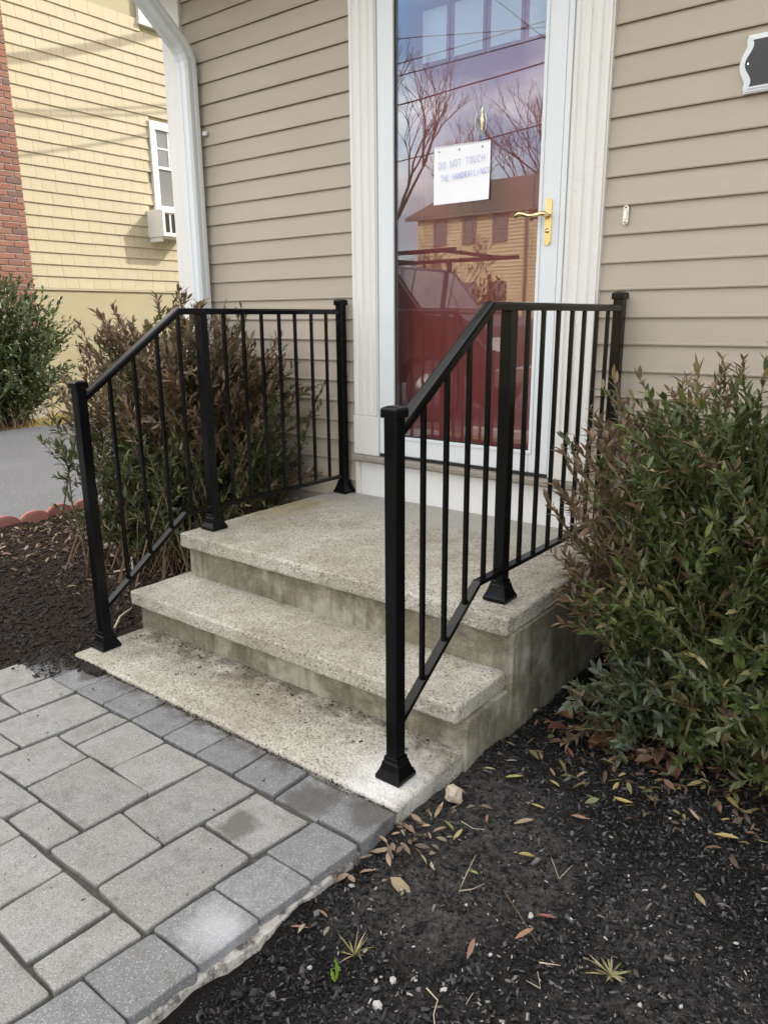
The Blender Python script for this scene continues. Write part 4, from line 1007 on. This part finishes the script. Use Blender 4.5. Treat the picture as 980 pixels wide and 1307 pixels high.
# ---- fallen leaves
def gp(px, py, z=.036):
    d = F*951.59+RX*(px-490)-UX*(py-653.5); t = (z-CAM.z)/d.z; return CAM+d*t
def one_leaf(name, loc, L_, wr, c, rz, tx=0, mat='dry_leaf', curl=.15):
    V, Fc, cc = leaf_arrays(np.array([[-L_/2, 0, 0]]), np.array([[1., 0, 0]]), np.array([[0, 0, 1.]]), np.array([L_]), np.array([L_*wr]), np.array([c]), curl)
    o = link(name, mesh_attr(name, V, Fc, cc, True), MAT[mat], None, loc=loc, rot=(tx, random.uniform(-.15, .15), rz)); return o
YEL, TAN, ORG, RED, GRN = (.40, .33, .12), (.30, .22, .13), (.28, .16, .095), (.24, .095, .07), (.22, .23, .08)
LM = [(578, 1020, 'the beige stone'), (780, 1248, 'the dried weed'), (440, 1235, 'the green sprout'), (587, 1125, 'the bent straw'), (505, 1000, 'the front post'), (720, 900, 'the shrub'), (500, 1090, 'the paver edge'), (720, 1115, 'the V-shaped twig'), (665, 1175, 'the long twig'), (870, 985, 'the leaf litter'), (980, 1150, 'the right picture edge'), (700, 1235, 'the short pale stick'), (590, 960, 'the side of the steps'), (560, 1280, 'the crooked twig')]
USED = {}
def where(px, py, what, tail):
    opts = []
    for x, y, n in LM:
        dx_, dy_ = px-x, py-y; d = math.hypot(dx_, dy_)
        side = ('right of' if dx_ > 0 else 'left of') if abs(dx_) > abs(dy_) else ('in front of' if dy_ > 0 else 'behind')
        if n == 'the right picture edge': side = 'near'
        opts.append((d, '%s %s %s, %s' % (what, side, n, tail)))
    for d, t in sorted(opts):
        if t not in USED: USED[t] = 1; return t
    return opts[0][1]
LV = [(656, 996, YEL, .052), (705, 985, TAN, .04), (706, 996, YEL, .052), (740, 988, TAN, .045), (752, 1012, GRN, .042), (686, 1032, YEL, .042), (668, 1051, TAN, .055), (740, 1045, ORG, .045), (673, 1091, YEL, .046),
      (621, 1047, ORG, .03), (584, 1066, YEL, .042), (573, 1055, GRN, .05), (651, 952, TAN, .042), (653, 977, TAN, .038), (697, 1172, RED, .044), (668, 1199, ORG, .05), (601, 1215, ORG, .05), (604, 1113, GRN, .03),
      (795, 1026, YEL, .058), (786, 1003, YEL, .045), (926, 1071, YEL, .062), (885, 1048, TAN, .04), (893, 1143, TAN, .05), (931, 1011, TAN, .045), (960, 1035, GRN, .06), (412, 1172, ORG, .035), (383, 1189, ORG, .042),
      (487, 1088, TAN, .06), (470, 1112, TAN, .045), (512, 1135, TAN, .07), (520, 1060, TAN, .06), (690, 965, TAN, .045), (727, 962, RED, .05), (612, 940, RED, .04), (625, 985, TAN, .035), (560, 1040, TAN, .05), (975, 1080, GRN, .05), (830, 1020, TAN, .04)]
CN = {YEL: 'yellow', TAN: 'tan', ORG: 'orange brown', RED: 'reddish', GRN: 'yellow green'}
for px, py, c, L_ in LV:
    g = gp(px, py); h = max(hgt(g.x, g.y, .03, .018), Z_P if g.x < .79 and g.y < -1.56 else 0)+.012
    o = one_leaf('fallen_leaf', (g.x, g.y, h), L_, .25 if L_ < .065 else .45, jit(c, .1), random.uniform(0, 6.28), random.uniform(-.3, .3))
    tag(o, where(px, py, '%s fallen leaf' % CN[c], 'on dark mulch'), 'leaf', 'fallen leaves on the mulch')
def litter(n, fn, cols, Lr, wr, name, label, z=.045):
    P = np.array([fn() for _ in range(n)]); a = rng.uniform(0, 2*np.pi, n)
    D = np.stack([np.cos(a), np.sin(a), rng.normal(0, .25, n)], 1); Nn = np.stack([rng.normal(0, .35, n), rng.normal(0, .35, n), np.ones(n)], 1)
    L_ = rng.uniform(*Lr, n); C = np.array(cols)[rng.integers(0, len(cols), n)]*rng.uniform(.6, 1.3, (n, 1))
    V, Fc, cc = leaf_arrays(P, D, Nn, L_, L_*wr*rng.uniform(.7, 1.3, n), C, .2)
    return tag(link(name, mesh_attr(name, V, Fc, cc, True), MAT['dry_leaf']), label, 'leaf litter', kind='stuff')
def lfR():
    while True:
        x = random.gauss(1.36, .32); y = random.gauss(-.78, .16)
        if x > .86 and y < -.05 and y < -.25: return (x, y, .045+random.random()*.03)
litter(850, lfR, [(.09, .048, .027), (.13, .068, .035), (.15, .11, .06), (.22, .17, .06), (.07, .04, .025), (.12, .12, .045)], (.022, .048), .34, 'leaf_litter', 'brown dead leaves gathered under the large green shrub')
litter(26, lambda: (random.gauss(1.15, .11), random.gauss(-.86, .04), .06+random.random()*.035), [(.09, .032, .020), (.13, .052, .028), (.11, .065, .035)], (.045, .085), .6, 'leaf_litter', 'broad rusty oak leaves heaped under the green shrub')
litter(60, lambda: (max(.82, random.gauss(.865, .05)), random.gauss(-1.57, .12), .05+random.random()*.012), [(.20, .14, .09), (.28, .20, .13), (.12, .085, .06), (.24, .20, .14)], (.018, .042), .36, 'leaf_litter', 'pale dry leaves blown against the corner of the lowest step')
litter(420, lambda: (random.uniform(-2.8, -.85), random.gauss(-.62, .26), .055+random.random()*.012), [(.22, .14, .09), (.16, .09, .05), (.30, .22, .15), (.10, .06, .04)], (.025, .055), .36, 'leaf_litter', 'brown dead leaves on the mulch under the bronze shrub')
# ---- sticks, stones, weeds, pale roots
def stick(pxs, rad, label, mat='pale_stick', z=.045):
    P = [gp(a, b, z) for a, b in pxs]
    for p in P: p.z = hgt(p.x, p.y, .03, .018)+.012
    c = P[0].copy(); o = tube('twig', MAT[mat], None, [p-c for p in P], rad*.6, 5, loc=c, scales=[1-.45*k/(len(P)-1) for k in range(len(P))]); tag(o, label, 'twig', 'dry twigs on the mulch')
cx = lambda a, b: (460+a/3.267, 907+b/3.267)
stick([cx(480, 590), cx(440, 680), cx(412, 748), cx(470, 735), cx(518, 703)], .0022, 'pale straw bent into a V on the mulch below the steps')
stick([cx(600, 745), cx(660, 850), cx(740, 990)], .0022, 'long straight thin twig lying on bare soil near mid bed', 'twig')
stick([cx(745, 1055), cx(835, 1056)], .0028, 'short thick pale stick lying level near the dried weed')
stick([cx(795, 610), cx(828, 695), cx(885, 645)], .0016, 'thin pale twig bent into a V near a yellow leaf')
stick([cx(738, 1095), cx(750, 1165), cx(690, 1130)], .0016, 'thin forked pale twig left of the dried weed')
stick([cx(275, 1145), cx(322, 1185), cx(305, 1250), cx(312, 1320)], .0026, 'crooked pale twig at the bottom edge of the bed')
stick([cx(420, 455), cx(470, 480), cx(520, 490)], .0018, 'thin straw near the corner of the lowest step')
stick([cx(470, 1160), cx(440, 1205)], .0014, 'tiny pale splinter beside the green sprout')
def stone(loc, s, mat, label, seed, group=None, name='stone', cat='stone'):
    bm = bmesh.new(); bmesh.ops.create_icosphere(bm, subdivisions=2 if s[0] > .015 else 1, radius=1)
    for v in bm.verts:
        k = 1+.55*mnoise.noise(v.co*1.4+Vector((seed*3.1, 0, 0)))+.15*mnoise.noise(v.co*3+Vector((seed, 5, 0))); v.co = Vector((v.co.x*s[0], v.co.y*s[1], v.co.z*s[2]))*k
    o = link(name, bm_mesh(name, bm), MAT[mat], None, loc=loc, rot=(0, 0, seed)); tag(o, label, cat, group)
ST = [(449, 1133, .010, .006, .005), (501, 1256, .012, .009, .007), (482, 1287, .016, .013, .011), (395, 1231, .009, .006, .006), (677, 1170, .013, .008, .006), (567, 1260, .008, .013, .006), (939, 1205, .008, .005, .004), (816, 1287, .008, .006, .005), (729, 1172, .005, .004, .004), (595, 1157, .005, .005, .004), (480, 1258, .006, .006, .005), (802, 1118, .005, .004, .004), (626, 1222, .006, .005, .004), (868, 1293, .007, .005, .005), (855, 1047, .005, .004, .004), (470, 1082, .006, .004, .004)]
for i, (px, py, a, b, c) in enumerate(ST):
    g = gp(px, py); stone((g.x, g.y, hgt(g.x, g.y, .03, .018)+.008), (a*.75, b*.75, c*.75), 'white_stone', where(px, py, ('larger' if a > .0095 else 'tiny')+' white stone chip', 'on black mulch'), i+1, 'white stone chips on the mulch')
g = gp(578, 1020); stone((g.x, g.y, .05), (.028, .022, .020), 'tan_stone', 'rounded beige stone beside the corner of the lowest step', 31)
stone((-1.88, -.60, .075), (.085, .07, .085), 'tan_stone', 'pale tan stone in the mulch under the bronze shrub', 32)
for i, (px, py, s) in enumerate(((655, 908, .03), (668, 905, .02))):
    g = gp(px, py); stone((g.x+.03, g.y, .045), (s, s*.6, s*.35), 'tan_stone', ('flat grey stone chip against the side of the steps' if i == 0 else 'smaller flat stone chip against the side of the steps'), 40+i)
P = np.array([(lambda g: (g.x, g.y, hgt(g.x, g.y, .03, .018)+.006))(gp(random.uniform(430, 980), random.uniform(1000, 1307))) for _ in range(500)])
P = P[P[:, 0] > .83]
tag(chips('pale_grit', P, (.003, .010), np.array([(.24, .22, .19), (.16, .14, .12), (.36, .34, .32)])[rng.integers(0, 3, len(P))]), 'pale flecks of grit and straw sprinkled over the black mulch', 'grit', kind='stuff')
def weed(loc, label, blades, mat, cols):
    t = empty('weed', loc); tag(t, label, 'weed')
    O = []; D = []; Nn = []; L_ = []; W_ = []; C = []
    for (az, el, ln, wd, c) in blades:
        O.append(loc); D.append((math.cos(az)*math.cos(el), math.sin(az)*math.cos(el), math.sin(el))); Nn.append((0, 0, 1) if el < 1.2 else (math.cos(az), math.sin(az), 0)); L_.append(ln); W_.append(wd); C.append(c)
    V, Fc, cc = leaf_arrays(np.array(O, float), np.array(D), np.array(Nn, float), np.array(L_), np.array(W_), np.array(C), .12)
    link('blades', mesh_attr('blades', V, Fc, cc, True), MAT[mat], t)
g = gp(452, 1222); weed((g.x, g.y, .04), 'straw coloured grass tuft sprouting behind bright green blades near the walkway', [(random.uniform(0, 6.28), random.uniform(.25, 1.1), random.uniform(.02, .055), .0028, jit(random.choice([(.28, .24, .09), (.22, .21, .06), (.30, .26, .14)]), .4)) for _ in range(16)], 'dry_leaf', None)
g = gp(428, 1254); weed((g.x, g.y, .035), 'two bright green upright grass blades in the mulch near the walkway', [(1.2, 1.45, .062, .012, (.22, .42, .03)), (.2, 1.35, .058, .012, (.26, .46, .04)), (3.2, 1.2, .03, .009, (.3, .42, .05))], 'leaf', None)
g = gp(780, 1248); weed((g.x, g.y, .04), 'dried flat weed rosette with tan and green blades at lower right', [(i*.27+random.uniform(-.15, .15), random.uniform(.15, .6), random.uniform(.015, .055), .0045, jit(random.choice([(.24, .19, .10), (.18, .165, .07), (.28, .23, .14), (.13, .13, .05)]), .4)) for i in range(24)], 'dry_leaf', None)
for i, (pts, lab) in enumerate((([(475, 360), (530, 348), (592, 328)], 'pale bare root crossing the mulch behind the left handrail'), ([(478, 592), (500, 548), (548, 512)], 'pale root curving beside the foot of the left handrail'), ([(640, 285), (668, 235), (700, 180)], 'long straw leaning up behind the left handrail'))):
    P = [gp(a/3.267, 620+b/3.267, .06) for a, b in pts]
    if i == 2: P = [gp(a/3.267, 620+b/3.267, .06+.07*k) for k, (a, b) in enumerate(pts)]
    c = P[0].copy(); tag(tube('root', MAT['pale_stick'], None, [p-c for p in P], .005, 6, loc=c), lab, 'root')
g = gp(555/3.267, 620+355/3.267, .05); tag(box('plant_stake', MAT['white_stone'], None, g.x-.008, g.x+.008, g.y-.003, g.y+.003, .03, .125, .002), 'short white plant stake standing in the left mulch bed', 'stake')

# ================================================================== ACROSS THE STREET (seen mirrored in the door glass)
fh = empty('house_across', (-13, -25, 0)); tag(fh, 'yellow clapboard house across the street mirrored in the door glass', 'house')
FY = -22.0
sheet('verge', -60, 40, -60, -12.95, .02, 'lawn')
box('wall', MAT['yellow_clapboard'], fh, -15.75, -6.0, FY-8, FY-.02, 0, 4.98)
for k in range(36):
    z0 = .4+.127*k; bm = bmesh.new(); vv = [bm.verts.new(p) for p in ((-15.76, FY-.018, z0+.13), (-15.76, FY+.012, z0), (-5.99, FY+.012, z0), (-5.99, FY-.018, z0+.13), (-15.76, FY-.018, z0), (-5.99, FY-.018, z0))]
    bm.faces.new((vv[0], vv[1], vv[2], vv[3])); bm.faces.new((vv[1], vv[4], vv[5], vv[2])); link('clapboard', bm_mesh('clapboard', bm), MAT['yellow_clapboard'], fh)
for x0 in (-15.0, -13.72, -12.45, -10.2, -8.6):
    for z0, z1 in ((3.90, 4.87), (1.35, 2.55)):
        wq = multi_box('window', MAT['grey_wood'], fh, [(x0, x0+.1, FY, FY+.05, z0, z1), (x0+.5, x0+.6, FY, FY+.05, z0, z1), (x0+.101, x0+.499, FY, FY+.05, z1-.1, z1), (x0+.101, x0+.499, FY, FY+.05, z0, z0+.08), (x0+.101, x0+.499, FY, FY+.045, (z0+z1)/2-.03, (z0+z1)/2+.03), (x0+.28, x0+.32, FY, FY+.04, z0+.081, (z0+z1)/2-.031)])
        q = box('pane', MAT['curtain_pane'], wq, x0+.1, x0+.5, FY, FY+.02, z0+.08, z1-.1)
bm = bmesh.new(); vv = [bm.verts.new(p) for p in ((-16.2, FY+.18, 4.98), (-5.6, FY+.18, 4.98), (-5.6, FY-4.0, 6.75), (-16.2, FY-4.0, 6.75), (-16.2, FY-8.5, 4.9), (-5.6, FY-8.5, 4.9))]
for q in ((0, 1, 2, 3), (3, 2, 5, 4), (0, 3, 4), (1, 5, 2), (0, 4, 5, 1)): bm.faces.new([vv[i] for i in q])
link('roof', bm_mesh('roof', bm), MAT['roof_shingle'], fh)
box('gutter', MAT['grey_wood'], fh, -16.2, -5.6, FY+.1, FY+.2, 4.86, 4.97); tube('downspout', MAT['grey_wood'], fh, [(-11.05, FY+.15, 4.86), (-11.05, FY+.12, 4.6), (-11.05, FY+.12, .1)], .06, 6)
def bare_tree(base, h, label, seed, spread=.5, trunk=.16):
    rs = random.Random(seed); t = empty('bare_tree', base); tag(t, label, 'tree', 'leafless trees across the street'); tb = bmesh.new(); cb = bmesh.new()
    def grow(bm, p, d, ln, r, depth):
        n = 3; pts = [p]; q = p.copy(); dd = d.copy()
        for i in range(n):
            dd = (dd+Vector((rs.gauss(0, .12), rs.gauss(0, .12), rs.gauss(.05, .06)))).normalized(); q = q+dd*(ln/n); pts.append(q.copy())
        k = 5 if r > .03 else 3
        sweep(bm, pts, [(r*math.cos(6.283*i/k), r*math.sin(6.283*i/k)) for i in range(k)], scales=[1-.4*i/n for i in range(n+1)], cap=False)
        if depth == 0: return
        for j in range(rs.choice((2, 3, 3))):
            a = rs.uniform(0, 6.283); nd = (dd+Vector((math.cos(a), math.sin(a), rs.uniform(-.1, .5)))*rs.uniform(spread*.6, spread*1.2)).normalized()
            grow(cb, pts[rs.choice((2, 3, 3))], nd, ln*rs.uniform(.6, .85), max(.006, r*.6), depth-1)
    grow(tb, Vector(base), Vector((0, 0, 1)), h*.30, trunk, 7)
    link('trunk', bm_mesh('trunk', tb), MAT['bark'], t); link('branches', bm_mesh('branches', cb), MAT['bark'], t)
bare_tree((-14.6, -17.5, 0), 9.3, 'tall leafless tree left of the mirrored yellow house', 3, .5, .17)
bare_tree((-17.8, -31.5, 0), 11.5, 'leafless tree standing behind the mirrored yellow house', 5, .5, .2)
bare_tree((-10.6, -16.5, 0), 4.0, 'small leafless shrub tree in front of the mirrored yellow house', 9, .7, .06)
bare_tree((-12.4, -33, 0), 12.0, 'leafless tree rising above the roof of the mirrored house', 12, .5, .2)
def tipS(i):
    a = random.uniform(0, 6.28); u = random.uniform(-.7, 1); s = math.sqrt(1-u*u); rr = random.uniform(.7, 1.02); return (-10.2+.75*s*math.cos(a)*rr, -18+.75*s*math.sin(a)*rr, 1.35+1.35*u*rr)
shrub('rounded_shrub', 'clipped rounded brown evergreen before the mirrored yellow house', (-10.2, -18, .02), tipS, 130, 3, (.13, .5), lambda p, r: jit(random.choice([(.07, .06, .025), (.09, .065, .03), (.05, .055, .02)])), .07, 'twig', bare=.2, base_r=.2)
# power lines along the street
wires = [((-9.38, 5.90), (-5.70, 6.10), .016), ((-9.38, 6.49), (-5.71, 6.55), .012), ((-9.38, 6.73), (-5.72, 6.82), .011), ((-9.38, 7.25), (-5.72, 6.72), .010), ((-9.39, 4.73), (-5.70, 5.0), .013), ((-6.82, 7.44), (-5.71, 6.53), .011)]
names = ['thickest', 'second lowest', 'middle', 'topmost', 'lowest', 'steeply falling']
for ((x0, z0), (x1, z1), r_), nm in zip(wires, names):
    k = (z1-z0)/(x1-x0); L0, L1 = (-26, 8) if nm != 'steeply falling' else (-9, -2)
    tag(tube('power_line', MAT['rubber'], None, [(x, -12-.3*0, z0+k*(x-x0)+.0016*(x-(-7.5))**2) for x in [L0+(L1-L0)*i/16 for i in range(17)]], r_, 5), '%s black power line along the street, mirrored in the glass' % nm, 'power line', 'power lines along the street')
pole = empty('utility_pole', (8.2, -12.2, 0)); tag(pole, 'brown wooden utility pole carrying the street power lines', 'pole')
tube('shaft', MAT['bark'], pole, [(8.2, -12.2, -.3), (8.2, -12.2, 9.5)], .15, 8); box('crossarm', MAT['bark'], pole, 7.0, 9.4, -12.36, -12.05, 8.3, 8.45)
# pickup truck with ladder rack parked at the kerb
TX = -1.05
tr = empty('pickup_truck', (-4.6, -6.0, 0)); tag(tr, 'dark red pickup truck with ladder rack at the kerb, mirrored in the glass', 'truck')
def prof_y(name, mat, pts, y0, y1, bev=0): return prism_y(name, MAT[mat], tr, pts, y1, y0, bev)
Yn, Yf = -5.35, -7.2; z_ = -.05
body = [(-7.55, .55), (-7.55, 1.22), (-5.65, 1.25), (-5.6, 1.30), (-3.22, 1.36), (-2.35, 1.30), (-1.95, 1.18), (-1.88, .95), (-1.85, .5), (-2.15, .45), (-2.2, .62), (-2.4, .80), (-2.75, .86), (-3.1, .80), (-3.3, .62), (-3.35, .42), (-5.75, .42), (-5.8, .62), (-6.0, .80), (-6.35, .86), (-6.7, .80), (-6.9, .62), (-6.95, .5)]
prof_y('body', 'truck_paint', body[::-1], Yf, Yn, .03)
cab = [(-5.6, 1.30), (-5.45, 1.92), (-5.2, 2.0), (-3.75, 2.0), (-3.5, 1.95), (-2.98, 1.36)]
prof_y('cab', 'truck_paint', cab[::-1], Yf+.09, Yn-.09, .03)
prof_y('side_window', 'dark_pane', [(-5.38, 1.40), (-5.28, 1.86), (-4.55, 1.90), (-4.55, 1.40)][::-1], Yn-.1, Yn-.082); prof_y('side_window', 'dark_pane', [(-4.47, 1.40), (-4.47, 1.90), (-3.75, 1.90), (-3.25, 1.42)][::-1], Yn-.1, Yn-.082)
bm = bmesh.new(); vv = [bm.verts.new(p) for p in ((-3.02, Yn-.2, 1.42), (-3.02, Yf+.2, 1.42), (-3.465, Yf+.22, 1.93), (-3.465, Yn-.22, 1.93))]; bm.faces.new(vv)
link('windshield', bm_mesh('windshield', bm), MAT['dark_pane'], tr)
for xw in (-2.75, -6.35):
    for yy0, yy1 in ((Yn-.24, Yn-.01), (Yf+.01, Yf+.24)):
        wh = tube('wheel', MAT['rubber'], tr, [(xw, yy0, .36), (xw, yy1, .36)], .40, 20); yo = yy1 if yy1 > -6 else yy0
        rm = tube('rim', MAT['chrome'], None, [(xw, yo-.01, .36), (xw, yo+.012, .36)] if yo > -6 else [(xw, yo-.012, .36), (xw, yo+.01, .36)], .23, 14); rm.parent = wh
for yy0 in (Yn-.35, Yf+.05): box('headlight', MAT['lamp_lens'], tr, -1.95, -1.875, yy0, yy0+.3, .86, 1.05, .01)
box('bumper', MAT['chrome'], tr, -1.9, -1.74, Yf+.03, Yn-.03, .45, .68, .03); box('mirror', MAT['truck_paint'], tr, -3.5, -3.35, Yn+.0, Yn+.2, 1.42, 1.62, .02); box('door_handle', MAT['chrome'], tr, -4.75, -4.6, Yn+.0, Yn+.03, 1.25, 1.29)
bars = []
for yy0 in (Yn-.1, Yf+.1):
    bars.append((-7.5, -2.45, yy0-.03, yy0+.03, 2.09, 2.14))
    for x in (-7.4, -5.75): bars.append((x, x+.06, yy0-.029, yy0+.029, 1.2, 2.089))
    bars.append((-3.62, -3.57, yy0-.029, yy0+.029, 1.95, 2.089))
for x in (-7.2, -5.5, -4.2, -2.7): bars.append((x, x+.05, Yf+.131, Yn-.131, 2.095, 2.135))
multi_box('ladder_rack', MAT['rubber'], tr, bars)
tr.location.x += TX
